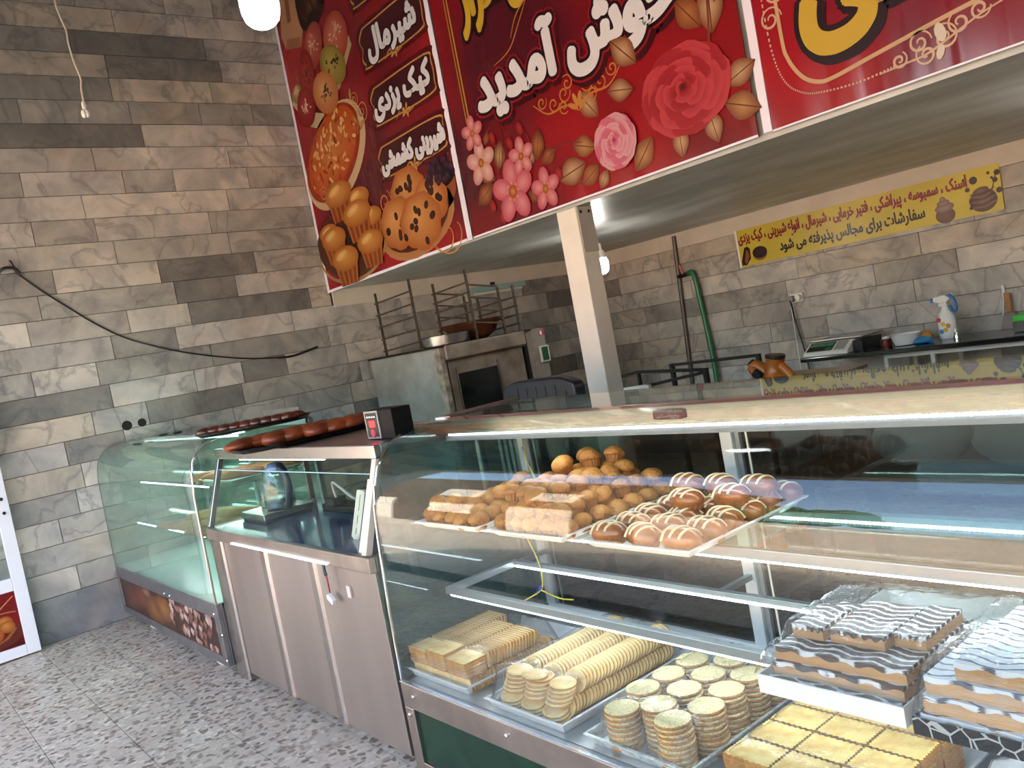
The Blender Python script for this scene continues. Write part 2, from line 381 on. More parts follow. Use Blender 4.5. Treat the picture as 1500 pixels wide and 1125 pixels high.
# outdoors: what the curved glass mirrors back
struct(B().box(-30, 40, -40, YF-.25, -.3, -.12).build('ground', M('pavement', '#b6a894', .9, var=.2, scale=.6)))
fw = struct(bpy.data.objects.new('facade', None)); COL.objects.link(fw)
B().box(-5.5, 24, -10.4, -10, -.12, 2.7).build('garden_wall', M('garden_wall', '#cdaf98', .9, var=.12, scale=.5), fw)
B().box(-5.5, 24, -10.45, -9.95, 2.7, 2.82).build('wall_coping', m_plaster, fw)
B().box(-30, -5.5, -14, -9.8, -.12, 8).build('brown_building', M('unseen_building_brown', '#5f4f42', .9, var=.2, scale=.6), fw)  # unseen building, made up and kept dark so the case glass mirrors little
for xa, xb, za, zb in ((-9.5, -7.2, -.1, 2.6), (-13, -11, .9, 2.4), (-18, -15, -.1, 2.8), (-9, -7.5, 3.8, 5.2), (-13, -11.2, 3.8, 5.2)): B().box(xa, xb, -9.8, -9.72, za, zb).build('shutter', M('added_panel_white', '#d8cfc2', .6) if za == -.1 and xa == -9.5 else bpy.data.materials['added_panel_white'], fw)  # unseen pale panels, invented as bright patches for the glass to mirror
m_leaf = M('foliage', '#4d5f34', .7, col2='#2c3a1e', scale=2.5, bump=.8, bscale=9)
for i, (x, y, zz, r) in enumerate(((9.5, -12, 3.6, 1.9), (15, -12.5, 3.9, 2.4), (21, -12, 3.7, 2.2), (-4, -13, 4.2, 2.2))):
    t = thing('street_tree', ('lower', 'broad', 'far right', 'far left')[i]+' leafy green tree behind the street wall outside the shop', 'tree', (x, y, -.12), 'street trees')
    k = B(); k.tube([(x, y, -.12), (x+.05, y, 1.5), (x, y+.1, zz-.5)], [.16, .12, .08], 8); k.build('trunk', m_dark, t, smooth=1)
    k = B()
    for q in range(26):
        a = rnd.uniform(0, 2*PI); e = rnd.uniform(-.6, 1); rr = r*rnd.uniform(.2, .8)
        k.ell((x+rr*math.cos(a), y+rr*math.sin(a), zz+e*r*.5), (rnd.uniform(.4, .75),)*3, 10, 6, wob=.35)
    k.build('crown', m_leaf, t)
# ---------------------------------------------------------------- big display case
X0, X1, YFR, YBK = 4.13, 7.3, 1.49, 2.31
c1 = thing('display_case', 'long curved-glass display case with green front panels, full of biscuits and buns', 'display case', (X0, YFR, 0))
k = B(); k.box(X0, X1, YFR, YFR+.03, .262, .36); k.box(X0, X0+.062, YFR, YFR+.03, .0, .262); k.box(X0+1.5, X0+1.56, YFR, YFR+.03, 0, .262); k.box(X0+.062, X1, YFR, YFR+.03, .0, .05)
k.box(X0, X0+.03, YFR+.03, YBK, .05, .36)
k.build('front_frame', m_steel_d, c1, bevel=.003)
B().box(X0, X1, YFR-.002, YFR+.012, .36, .366).build('ledge_trim', m_chrome, c1)
for xx, zz in ((X0+.085, .318), (X0+.03, .235), (X0+.66, .318), (X0+1.24, .318), (X0+1.53, .2)):
    B().ell((xx, YFR-.002, zz), (.009, .006, .009), 10, 6).build('screw', m_chrome, c1, smooth=1)
k = B(); k.box(X0+.062, X0+1.5, YFR+.012, YFR+.018, .05, .262); k.box(X0+1.56, X1, YFR+.012, YFR+.018, .05, .262)
m_green = M('dark_green_glass', '#042017', .25, col2='#08301f', scale=9, spec=.3)
k.build('green_panel', m_green, c1)
B().box(X0+.03, X1, YFR+.03, YBK-.04, .345, .362).build('deck', M('deck_steel', '#b9c3cb', .3, .85, var=.1), c1)
PROF = [(1.500, .366), (1.502, .5), (1.505, .63), (1.513, .80), (1.520, .93), (1.532, 1.05), (1.549, 1.12), (1.573, 1.178), (1.600, 1.219), (1.632, 1.25), (1.665, 1.27), (1.703, 1.284), (1.76, 1.297), (1.82, 1.305), (1.885, 1.309)]
k = B(); k.sheet([(y, z) for y, z in PROF], X0+.012, X1-.01, .005); k.build('curved_front_glass', m_gfront, c1, smooth=30)
inner = [(y+.004, z-.003) for y, z in PROF]
poly = [(1.504, .366)]+inner[1:-1]+[(1.89, 1.304), (2.27, 1.304), (2.27, .366)]
B().prism(poly, X0+.004, X0+.010, 'x').build('end_glass', m_gteal, c1)
B().tube([(X0+.006, y-.003, z+.002) for y, z in PROF[:12]], .0055, 6).build('edge_trim', m_chrome, c1, smooth=1)
B().box(X0+.01, X0+.045, 1.90, 2.29, 1.3125, 1.322).build('end_strip', M('brown_strip', '#6d5848', .6, var=.3, scale=10), c1)
k = B(); k.box(X0+.005, X0+.075, 1.875, 1.90, 1.308, 1.318); k.build('corner_clip', m_white, c1)
B().box(X0+.03, X1, 1.89, 2.28, 1.305, 1.312).build('top_glass', glass('top_glass', '#dfe9e4', haze=.05, refl=1.1), c1)
B().box(X0+.03, X1, 1.886, 1.8905, 1.303, 1.3135).build('red_edge_tape', M('banner_reflection_red', '#7f2230', .3, var=.4, scale=12), c1)  # reflection of the red banners on the glass edge, painted as a strip
k = B(); k.box(X0+.03, X1, 1.891, 1.897, 1.247, 1.305); k.build('fascia', M('fascia_steel', '#98968f', .2, .9, var=.1, scale=2, bump=.03, bscale=3), c1)
B().box(X0+.03, X1, 1.892, 1.93, 1.218, 1.238).build('light_housing', M('housing_grey', '#7b7e80', .4, .3), c1)
B().box(X0+.06, X1, 1.887, 1.892, 1.240, 1.246).build('light_strip', m_led, c1)
B().box(X0+.06, X1, 1.914, 1.929, 1.2155, 1.218).build('light_strip', m_fill_strip, c1)  # added fill under the housing, hidden from the camera
# back: posts, rails, sliding panes
k = B(); k.box(X0+.0, X1, YBK-.04, YBK, .345, .40); k.box(X0, X1, YBK-.04, YBK, 1.262, 1.304); k.build('back_rail', m_alu, c1, bevel=.003)
for xx in (4.128, 5.228, 6.328): B().box(xx, xx+.048, YBK-.045, YBK-.005, .40, 1.262).build('back_post', m_alu, c1, bevel=.003)
for xx in (4.176, 5.278):
    B().box(xx, xx+.018, YBK-.03, YBK-.005, .40, 1.262).build('sliding_frame', m_alu_g, c1)
    B().box(xx+.036, xx+.043, YBK-.02, YBK-.012, .40, 1.262).build('pane_edge', m_offw, c1)
for xa, xb, yy in ((4.176, 5.228, YBK-.022), (5.276, 6.328, YBK-.018), (6.376, X1, YBK-.022)):
    B().box(xa, xb, yy, yy+.004, .40, 1.262).build('sliding_pane', m_gback, c1)
k = B()
for xx in (3.98, 4.02, 4.06, 4.095): k.box(xx, xx+.022, YBK-.03, YBK+.0, .36, 1.3)
k.build('stacked_frame', m_alu_g, c1)
# shelves: lower frame without glass, upper frame with glass
def shelf(z, ya, yb, x0, glassy):
    s = 'shelf'
    k = B(); k.box(x0, X1-.05, ya, ya+.024, z-.014, z+.014); k.box(x0, X1-.05, yb-.024, yb, z-.014, z+.014); k.box(x0, x0+.024, ya+.024, yb-.024, z-.014, z+.014)
    for xx in (5.245, 6.345): k.box(xx, xx+.02, yb, YBK-.045, z-.016, z+.004)
    k.box(x0, x0+.02, yb, YBK-.045, z-.014, z+.006)
    o = k.build('shelf_frame', m_alu_g, c1, bevel=.002)
    B().box(x0+.03, X1-.05, ya+.002, ya+.010, z-.0195, z-.0142).build('light_strip', m_led, o); B().box(x0+.03, X1-.05, ya+.011, ya+.022, z-.0185, z-.0142).build('light_strip', m_fill_strip, o)  # second strip is added fill, hidden behind the bar
    B().box(x0+.03, X1-.05, yb-.0255, yb-.0245, z-.012, z-.004).build('light_strip', m_led, o)
    if glassy: B().box(x0+.02, X1-.05, ya+.004, yb-.004, z+.0142, z+.0182).build('shelf_pane', m_gshelf, o)
shelf(.652, 1.727, 2.09, 4.20, False)
shelf(.90, 1.81, 2.19, 4.20, True)
B().tube(bez([(4.24, 2.22, 1.19), (4.31, 2.16, 1.10), (4.40, 2.11, 1.03), (4.44, 2.1, .99)]), .003, 6).build('yellow_wire', M('wire_yellow', '#b9ad2c', .5), c1)
B().tube(bez([(4.25, 2.2, 1.12), (4.29, 2.18, 1.07), (4.33, 2.16, 1.05)]), .003, 6).build('blue_wire', M('wire_blue', '#27349a', .5), c1)
k = B(); k.tube(bez([(4.30, 2.09, .90), (4.32, 2.08, .78), (4.39, 2.06, .69), (4.41, 2.05, .62), (4.40, 2.04, .57), (4.33, 2.0, .53)]), .003, 6); k.tube(bez([(4.40, 2.04, .57), (4.46, 2.08, .53), (4.52, 2.1, .525)]), .003, 6)
k.build('yellow_wire', bpy.data.materials['wire_yellow'], c1)
B().tube([(4.405, 2.045, .585), (4.375, 2.03, .55)], [.008, .005], 6).build('blue_wire', bpy.data.materials['wire_blue'], c1)
# maker's plate on the fascia
k = []
for i in range(20):
    a = 2*PI*i/20; k.append((5.362+.063*max(-1, min(1, 1.25*math.cos(a))), 1.279+.016*max(-1, min(1, 1.3*math.sin(a)))))
pb = B().prism(k, 1.8875, 1.891, 'y').build('maker_plate', M('plate_red', '#5a2a2c', .35), c1)

# ---------------------------------------------------------------- left display case
c2 = thing('display_case', 'short curved-glass display case with bakery picture panel, standing against the marble wall', 'display case', (.03, 1.44, 0))
A0, A1, AF, AB = .03, 2.245, 1.44, 2.24
k = B(); k.box(A0, A1, AF, AF+.03, .335, .42); k.box(A0, A1, AF, AF+.03, .06, .11); k.box(A0, A0+.035, AF, AF+.03, .11, .335); k.box(A1-.07, A1, AF, AF+.03, .11, .335); k.box(A1-.03, A1, AF+.03, AB, .06, .42); k.box(A0, A1, AB-.03, AB, .06, .42)
m_zinc = M('zinc_frame', '#85878a', .35, .8, var=.2)
k.build('base_frame', m_zinc, c2, bevel=.003)
pnl = B().box(A0+.035, A1-.07, AF+.008, AF+.014, .11, .335).build('picture_panel', M('panel_brown', '#4a2415', .4), c2)
for xx, zz in ((1.25, .36), (1.36, .36), (2.19, .36), (2.26, .25), (2.25, .1)): B().ell((xx, AF-.002, zz), (.008, .005, .008), 8, 4).build('screw', m_chrome, c2)
for xx in (.58, 1.97):
    for yy in (1.5, 2.15): B().tube([(xx-.015, yy, .03), (xx+.015, yy, .03)], .03, 14).build('caster', m_white, c2, smooth=1)
for xx in (.58, 1.97):
    for yy in (1.5, 2.15): B().box(xx-.02, xx+.02, yy-.02, yy+.02, .05, .062).build('caster_plate', m_dark, c2)
B().box(A0, A1, AF+.03, AB-.03, .40, .418).build('deck', M('green_deck', '#b6c6bf', .25, .2), c2)
P2 = [(1.448, .42), (1.450, .6), (1.452, .8), (1.455, .98), (1.458, 1.10), (1.468, 1.17), (1.486, 1.225), (1.512, 1.265), (1.548, 1.296), (1.60, 1.317), (1.66, 1.326), (1.75, 1.33)]
B().sheet(P2, A0+.005, A1-.01, .005).build('curved_front_glass', glass('left_case_glass', '#e6f1eb', haze=.10, hcol='#b6cfc3'), c2, smooth=30)
p2i = [(y+.004, z-.003) for y, z in P2]
poly = p2i[:-1]+[(1.75, 1.325), (2.2, 1.325), (2.2, .42)]
for xx in (A0, A1-.008): B().prism(poly, xx, xx+.005, 'x').build('end_glass', m_ggreen, c2)
B().tube([(A1-.006, y-.003, z+.002) for y, z in P2[:10]], .007, 6).build('edge_trim', m_steel, c2, smooth=1)
B().tube([(A0+.003, y-.003, z+.002) for y, z in P2], .004, 6).build('edge_trim', M('dark_edge', '#4c5a55', .4), c2, smooth=1)
B().box(A0, A1, 1.75, 2.22, 1.324, 1.331).build('top_glass', m_ggreen, c2)
B().box(A0+.3, A1-.02, 1.76, 1.768, 1.308, 1.318).build('light_strip', m_led2, c2)
B().box(A0+.1, A1-.1, 1.80, 1.84, 1.318, 1.3225).build('light_strip', m_fill_strip, c2)  # added fill under the top glass, not a known fitting
k = B()
for xx in (A0+.01, 1.14, A1-.04): k.box(xx, xx+.03, AB-.04, AB-.01, .42, 1.324)
k.box(A0, A1, AB-.04, AB-.01, 1.29, 1.324)
k.build('back_frame', m_alu_g, c2)
B().box(A0+.04, A1-.04, AB-.028, AB-.024, .42, 1.29).build('back_pane', m_ggreen, c2)
for z, ya, xl in ((.745, 1.58, .04), (1.03, 1.66, .04)):
    o = B().box(A0+.02, A1-.02, ya, 2.19, z, z+.006).build('glass_shelf', m_gshelf, c2)
    B().box(A0+.35, 1.85, ya-.002, ya+.006, z-.009, z-.001).build('light_strip', m_led2, o); B().box(A0+.1, A1-.1, ya+.3, ya+.33, z-.006, z-.001).build('light_strip', m_fill_strip, o)  # second strip is added fill to lighten the case inside
    B().box(A0+.75, A1-.3, 2.15, 2.165, z-.014, z-.001).build('light_strip', m_led2, o)
for xx, yy in ((.34, 1.9), (.52, 1.95)): B().lathe([(.032, 0), (.035, .004), (.02, .008)], xx, yy, 1.331, 12).build('suction_pad', m_dark, c2)

# ---------------------------------------------------------------- steel service counter
c3 = thing('service_counter', 'stainless steel service counter with glass screen and dark blue top between both display cases', 'counter', (2.32, 1.49, 0))
D0, D1 = 2.32, 4.10
k = B(); k.box(D0+.12, D1, 1.492, 1.51, .045, .80); k.box(D0+.12, D1-.02, 1.51, 2.1, .05, .8)
m_panel = M('brushed_panel', '#b0aaa4', .33, .9, var=.24, scale=2.6, bump=.05, bscale=6, stretch=(1, 1, .25))
k.build('body', m_panel, c3, bevel=.003)
B().box(D0-.05, D0+.12, 1.475, 1.6, .0, .80).build('end_column', m_steel, c3, bevel=.01)
for xa in (2.955, 3.50):
    B().prism([(xa, 1.493), (xa+.012, 1.480), (xa+.062, 1.480), (xa+.075, 1.493)], .045, .80, 'z').build('rib', m_steel, c3)
B().box(D0+.3, D1-.3, 1.55, 1.95, .0, .05).build('plinth', m_dark, c3)
k = B(); k.box(D0-.062, D1+.012, 1.468, 1.50, .79, .852); k.box(D0-.062, D0-.03, 1.5, 2.12, .79, .852); k.box(D1-.03, D1+.012, 1.5, 2.12, .79, .852); k.build('top_edge', m_steel_d, c3, bevel=.004)
B().box(D0-.03, D1-.03, 1.50, 2.14, .83, .850).build('worktop', M('blue_worktop', '#3a4c72', .12, spec=.6, var=.2, scale=2), c3)
B().box(2.63, 3.74, 1.463, 1.4675, .794, .800).build('light_strip', m_led2, c3)
for xx in (2.275, 4.058): B().beam((xx, 1.494, .852), (xx, 1.622, 1.215), .035, .03).build('front_post', m_steel if xx < 3 else M('post_cream', '#bdb7aa', .4), c3, bevel=.003)
k = B(); k.box(2.252, 4.085, 1.60, 1.63, 1.212, 1.268); k.box(2.252, 4.085, 2.1, 2.13, 1.212, 1.268); k.box(2.252, 2.265, 1.63, 2.1, 1.212, 1.268); k.box(4.055, 4.085, 1.63, 2.1, 1.212, 1.268); k.build('upper_frame', m_steel, c3, bevel=.004)
B().box(2.265, 4.055, 1.63, 2.1, 1.25, 1.262).build('upper_shelf', m_steel_d, c3)
for xx in (2.27, 4.07): B().box(xx-.012, xx+.012, 2.1, 2.13, .85, 1.212).build('rear_post', m_steel, c3)
B().box(2.6, 3.6, 1.61, 1.62, 1.2055, 1.2118).build('light_strip', m_led2, c3)
def slope(z): return 1.494+(z-.852)*(.128/.363)
B().prism([(slope(.862)+.004, .862), (slope(1.15)+.004, 1.15), (slope(1.15)+.009, 1.15), (slope(.862)+.009, .862)], 2.285, 4.03, 'x').build('glass_screen', m_gscreen, c3)
B().prism([(slope(1.149)+.003, 1.149), (slope(1.152)+.003, 1.152), (slope(1.152)+.010, 1.152), (slope(1.149)+.010, 1.149)], 2.285, 4.03, 'x').build('screen_edge', M('glass_edge', '#9fc0c6', .2), c3)
B().beam((4.02, 1.50, .86), (4.02, 1.60, 1.13), .03, .02).build('screen_strip', M('pink_strip', '#d9c3ba', .5), c3)
k = B(); k.tube(bez([(3.705, 1.466, .79), (3.715, 1.462, .76), (3.72, 1.463, .745)]), .007, 6); k.build('cable_end', m_black, c3)
B().tube(bez([(3.72, 1.463, .748), (3.725, 1.462, .70), (3.72, 1.464, .672)]), .0035, 6).build('red_wire', M('wire_red', '#8d2630', .5), c3)
k = B(); k.box(3.695, 3.745, 1.455, 1.477, .632, .655); k.rot(Matrix.Translation((3.72, 1.46, .645)) @ Matrix.Rotation(.5, 4, 'Y') @ Matrix.Translation((-3.72, -1.46, -.645))); k.build('white_plug', m_white, c3, bevel=.004)
B().box(3.84, 3.87, 1.484, 1.493, .66, .71).build('tape_piece', M('tape', '#b9b3ab', .3), c3)
# ---------------------------------------------------------------- things on and around the counters
# glass kettle on its base, small jar, adapter, bracket
t = thing('electric_kettle', 'clear glass electric kettle with dark handle on a steel base', 'kettle', (2.56, 1.80, .85))
B().box(2.34, 2.66, 1.66, 1.93, .85, .862).build('base_foot', m_black, t)
B().box(2.33, 2.67, 1.65, 1.94, .862, .895).build('power_base', m_steel, t, bevel=.004)
B().lathe([(.078, 0), (.084, .01), (.085, .06), (.080, .14), (.066, .2), (.05, .222)], 2.56, 1.80, .9, 24).build('jug', m_gclear, t, smooth=1)
B().lathe([(.074, 0), (.08, .008), (.081, .05), (.079, .052)], 2.56, 1.80, .902, 24).build('heater', M('kettle_heater', '#8f9698', .2, .9), t, smooth=1)
B().ell((2.58, 1.80, 1.115), (.068, .055, .035), 18, 8).build('lid', M('kettle_lid', '#5d7196', .15, coat=.5), t, smooth=1)
B().tube(bez([(2.62, 1.80, 1.125), (2.69, 1.80, 1.10), (2.71, 1.80, 1.02), (2.68, 1.80, .93), (2.635, 1.80, .905)]), [.02]*33, 10).build('handle', M('kettle_handle', '#1d2530', .3), t, smooth=1)
t = thing('glass_jar', 'small clear glass jar beside the kettle', 'jar', (2.41, 1.80, .896))
B().lathe([(.05, 0), (.053, .01), (.05, .08), (.036, .12), (.033, .14)], 2.41, 1.80, .8962, 20).build('body', m_gclear, t, smooth=1)
B().lathe([(.048, 0), (.05, .005), (.05, .035), (.047, .036)], 2.41, 1.80, .898, 20).build('contents', M('jar_tea', '#cfc38a', .5), t, smooth=1)
t = thing('power_strip', 'black power adapter with a bent grey cable on the blue worktop', 'adapter', (3.0, 1.95, .85))
B().box(2.78, 3.3, 1.93, 2.03, .85, .885).build('base', m_black, t, bevel=.006)
B().box(2.9, 2.99, 1.9, 1.98, .886, .93).build('plug', m_dark, t, bevel=.005)
B().box(3.22, 3.3, 1.93, 2.03, .886, .98).build('plug', m_black, t, bevel=.008)
B().tube(bez([(2.98, 1.93, .93), (2.985, 1.92, 1.0), (3.04, 1.91, 1.01), (3.2, 1.9, .955), (3.23, 1.93, .92)]), .008, 8).build('cable', M('grey_cable', '#a9a6a3', .4), t, smooth=1)
t = thing('plastic_bracket', 'white slotted plastic bracket leaning at the counter post', 'bracket', (3.78, 1.62, .85))
k = B()
for p, q in (((3.80, 1.62, .856), (3.895, 1.64, 1.06)), ((3.84, 1.62, .856), (3.935, 1.64, 1.06)), ((3.80, 1.62, .86), (3.85, 1.62, .86)), ((3.85, 1.631, .965), (3.89, 1.631, .965)), ((3.89, 1.64, 1.055), (3.94, 1.64, 1.055)), ((3.825, 1.625, .91), (3.865, 1.625, .91))): k.beam(p, q, .012, .022)
k.v = [(x-.115, y+.02, z) for x, y, z in k.v]
k.build('bracket_frame', m_offw, t)
# oven timer box
t = thing('timer_box', 'black digital timer box with red display beside the dark loaves', 'timer', (3.9, 1.78, 1.268))
k = B(); k.box(3.80, 4.02, 1.745, 1.84, 1.263, 1.388); k.build('case', M('timer_black', '#070708', .55, spec=.2), t, bevel=.003)
B().box(3.80, 3.915, 1.739, 1.745, 1.268, 1.386).build('bezel', M('timer_bezel', '#8e8e8c', .4, .5), t)
B().box(3.812, 3.903, 1.737, 1.7395, 1.276, 1.378).build('face', M('timer_face', '#0b0b0c', .3), t)
B().box(3.838, 3.884, 1.7355, 1.7372, 1.318, 1.345).build('display', emit('red_display', '#ff2a2a', 1.3), t)
B().lathe([(.02, 0), (.018, .004)], n=14).rot(Matrix.Translation((3.86, 1.7372, 1.292)) @ Matrix.Rotation(PI/2, 4, 'X')).build('button', M('red_button', '#a5304c', .35), t)
for i in range(4): B().box(3.822+.02*i, 3.836+.02*i, 1.7362, 1.7372, 1.358, 1.364).build('mark', m_white, t)

# baking sheets with loaves on top of the upper shelf
m_crust = M('dark_crust', '#5f2712', .32, col2='#38150b', scale=9, bump=.5, bscale=24, coat=.3)
m_crust2 = M('brown_crust', '#7d3a17', .4, col2='#542310', scale=7, bump=.6, bscale=20)
def braided(k, p, q, wid, hgt, n, phase=0):
    p = Vector(p); q = Vector(q); d = (q-p); L = d.length; d.normalize(); u = Vector((-d.y, d.x, 0))
    for i in range(n):
        t = (i+.5)/n; sc = max(.45, math.sin(PI*min(1, .12+t*.88))**.4)
        c = p+d*L*t; m = Matrix.Translation(c) @ Matrix(((d.x, u.x, 0, 0), (d.y, u.y, 0, 0), (0, 0, 1, 0), (0, 0, 0, 1))) @ Matrix.Rotation(.5, 4, 'Z')
        k0 = len(k.v); k.ell((0, 0, hgt*.4), (L/n*(.85 if n > 5 else 1.15), wid*sc/2, hgt*.6), 12, 7, wob=.06); k.rot(m, k0)
def baking_sheet(x0, y0, x1, y1, z, w, label):
    t = thing('baking_sheet', label, 'baking sheet', (x0, y0, z)); d = Vector((x1-x0, y1-y0, 0)); L = d.length; a = math.atan2(d.y, d.x)
    n = 28; ring = lambda r, zz: [(L/2+(L/2+r)*max(-1, min(1, 1.18*math.cos(2*PI*i/n))), (w/2+r)*max(-1, min(1, 1.18*math.sin(2*PI*i/n))), zz) for i in range(n)]
    v = ring(0, 0)+ring(.018, .022)+ring(.028, .023)+ring(-.004, .004)
    f = [tuple(range(n))[::-1]]
    for l0, l1 in ((0, 1), (1, 2), (2, 3)): f += [(l0*n+i, l0*n+(i+1) % n, l1*n+(i+1) % n, l1*n+i) for i in range(n)]
    f.append(tuple(range(3*n, 4*n)))
    k = B(); k.add(v, f); k.rot(Matrix.Translation((x0, y0, z)) @ Matrix.Rotation(a, 4, 'Z')); k.build('pan', M('black_pan', '#17120f', .4, .3), t)
    return t
ZS = 1.268
t = thing('metal_sheet', 'grey metal sheet standing behind the baking sheets on the left case', 'sheet', (1.9, 2.17, 1.331))
B().box(1.66, 2.22, 2.165, 2.175, 1.3315, 1.40).build('sheet', m_steel_d, t)
B().box(1.66, 2.22, 2.15, 2.165, 1.3315, 1.338).build('folded_edge', m_steel_d, t)
baking_sheet(1.98, 1.66, 2.34, 2.14, ZS+.065, .30, 'black baking sheet with braided dark loaves, resting on the left display case')
baking_sheet(2.96, 1.475, 3.04, 2.13, ZS+.0, .40, 'black baking sheet with broad brown loaves on the steel counter top shelf')
def loaf(name, label, p, q, wid, hgt, n, mat):
    k = B(); braided(k, p, q, wid, hgt, n); o = k.build(name, mat, None, smooth=60, loc=p); tag(o, label, 'bread', 'loaves on the black baking sheets'); return o
loaf('braided_loaf', 'long braided shiny dark loaf on the left baking sheet', (2.0, 1.63, 1.34), (2.38, 2.06, 1.34), .115, .05, 9, m_crust)
loaf('braided_loaf', 'second dark braided loaf behind on the left baking sheet', (1.93, 1.72, 1.34), (2.3, 2.14, 1.34), .10, .045, 9, m_crust)
loaf('flat_loaf', 'broad brown flat loaf lying at the near end of the counter baking sheet', (2.87, 1.50, 1.276), (2.90, 1.90, 1.276), .19, .06, 4, m_crust2)
loaf('flat_loaf', 'ridged brown loaf lying in the middle of the counter baking sheet', (3.03, 1.62, 1.276), (3.06, 1.94, 1.276), .16, .07, 4, m_crust2)
loaf('flat_loaf', 'reddish brown loaf at the far end beside the timer box', (3.13, 1.80, 1.276), (3.16, 2.14, 1.276), .16, .07, 4, m_crust2)
# breads in the left display case
m_pale = M('pale_crust', '#c89a56', .55, col2='#a06c33', scale=6, bump=.4, bscale=18)
m_redcr = M('reddish_crust', '#b07440', .5, col2='#7b4222', scale=6, bump=.4, bscale=18)
def flat_tray(x0, x1, y0, y1, z, label, ang=0):
    t = thing('foam_tray', label, 'tray', ((x0+x1)/2, (y0+y1)/2, z))
    k = B(); tray_mesh(k, x1-x0, y1-y0, .022, .02, .003); o = k.build('tray_body', m_white, None); o.parent = t; t.rotation_euler = (0, 0, ang); return t
def tray_mesh(k, sx, sy, h, flare, th):
    a, b = sx/2, sy/2
    def loop(dx, z): return [(-a-dx, -b-dx, z), (a+dx, -b-dx, z), (a+dx, b+dx, z), (-a-dx, b+dx, z)]
    v = loop(-flare, 0)+loop(0, h)+loop(.006, h)+loop(.006, h-.004)
    v2 = loop(-flare-th, th)+loop(-th*.5, h+.001)
    n0 = len(k.v)
    f = [(3, 2, 1, 0)]+[(i, (i+1) % 4, 4+(i+1) % 4, 4+i) for i in range(4)]
    f += [(4+i, 4+(i+1) % 4, 12+(i+1) % 4, 12+i) for i in range(4)]+[(12+i, 12+(i+1) % 4, 8+(i+1) % 4, 8+i) for i in range(4)]
    f += [(16, 17, 18, 19)]+[(16+(i+1) % 4, 16+i, 20+i, 20+(i+1) % 4) for i in range(4)]+[(20+i, 8+i, 8+(i+1) % 4, 20+(i+1) % 4) for i in range(4)]
    k.add(v+v2, f)
ft1 = flat_tray(1.12, 2.2, 1.56, 1.98, .752, 'white tray of long pale breads on the lower shelf of the left case')
ft2 = flat_tray(1.45, 2.15, 1.70, 2.14, 1.037, 'white tray of browned breads on the upper shelf of the left case')
def stick(label, p, q, wid, hgt, mat, n=3):
    k = B(); braided(k, p, q, wid, hgt, n); o = k.build('flatbread', mat, None, smooth=60, loc=p); tag(o, label, 'bread', 'breads in the left display case')
stick('pale long bread lying at the front of the lower shelf', (1.22, 1.60, .758), (1.72, 1.68, .758), .10, .05, m_redcr)
stick('golden bread piled on top of the other lower breads', (1.5, 1.72, .80), (1.98, 1.84, .80), .13, .06, m_pale)
stick('pale bread leaning in the middle of the lower tray', (1.55, 1.62, .765), (2.02, 1.73, .765), .11, .06, m_pale)
stick('reddish bread at the near end of the lower tray', (1.78, 1.58, .758), (2.16, 1.63, .758), .09, .05, m_redcr)
stick('yellowish bread behind on the lower tray', (1.72, 1.86, .758), (2.18, 1.92, .758), .12, .06, m_pale)
stick('browned bread at the front of the upper shelf of the left case', (1.55, 1.75, 1.043), (1.98, 1.88, 1.043), .10, .055, m_redcr)
stick('browned bread at the back of the upper shelf of the left case', (1.74, 1.94, 1.043), (2.12, 2.06, 1.043), .11, .055, m_redcr)
# ---------------------------------------------------------------- baked goods in the big case
m_bis = M('pale_biscuit', '#e6c98a', .6, col2='#d3a862', scale=25, bump=.3, bscale=120)
m_bisb = M('biscuit_edge', '#b98a4c', .65, col2='#96652f', scale=30)
m_waf = M('yellow_wafer', '#e3c778', .6, col2='#cfa651', scale=30, bump=.5, bscale=150)
def two_tone(o, m2, lim=.6):
    o.data.materials.append(m2)
    for p in o.data.polygons:
        if abs(p.normal.z) < lim: p.material_index = 1
    return o
def metal_tray(x0, x1, y0, y1, z, label, mat, cat='tray'):
    t = thing('metal_tray', label, cat, ((x0+x1)/2, (y0+y1)/2, z))
    k = B(); tray_mesh(k, x1-x0-.03, y1-y0-.03, .036, .015, .003); o = k.build('tray_body', mat, None); o.parent = t; return t
m_tray = M('aluminium_tray', '#cdd3da', .42, .25, var=.12, scale=20, bump=.15, bscale=60)
m_tray2 = M('speckled_tray', '#aab0b2', .4, .25, col2='#dadedf', scale=70)
ZD = .3625
metal_tray(4.105, 4.535, 1.525, 2.13, ZD, 'metal tray of rectangular biscuits at the left end of the case deck', m_tray)
metal_tray(4.635, 5.055, 1.515, 2.165, ZD, 'metal tray of round biscuits in rows, second from the left on the deck', m_tray)
metal_tray(5.125, 5.545, 1.52, 2.10, ZD, 'speckled metal tray holding tall stacks of round cookies', m_tray2)
metal_tray(5.60, 6.10, 1.53, 2.08, ZD, 'metal tray of yellow wafers below the white wafer box', m_tray)
# film that lies over a block of food
def film(x0, x1, y0, y1, zt, zb, name, label, bulge=.006, n=18, lumps=None):
    k = B(); v = []; mx = .03
    for j in range(n+1):
        for i in range(n+1):
            u, w = i/n, j/n; x = x0+(x1-x0)*u; y = y0+(y1-y0)*w
            e = min(u, 1-u)*(x1-x0)/mx; e2 = min(w, 1-w)*(y1-y0)/mx; s = min(1, max(0, min(e, e2)))
            s = s**.35 if s > 0 else 0
            z = zb+(zt-zb)*s+(rnd.random()-.3)*bulge*s
            v.append((x+(rnd.random()-.5)*.004, y+(rnd.random()-.5)*.004, z))
    f = [(j*(n+1)+i, j*(n+1)+i+1, (j+1)*(n+1)+i+1, (j+1)*(n+1)+i) for j in range(n) for i in range(n)]
    k.add(v, f); o = k.build(name, m_film, None, smooth=180, loc=((x0+x1)/2, (y0+y1)/2, zb)); tag(o, label, 'plastic film'); return o
ZT = ZD+.0035
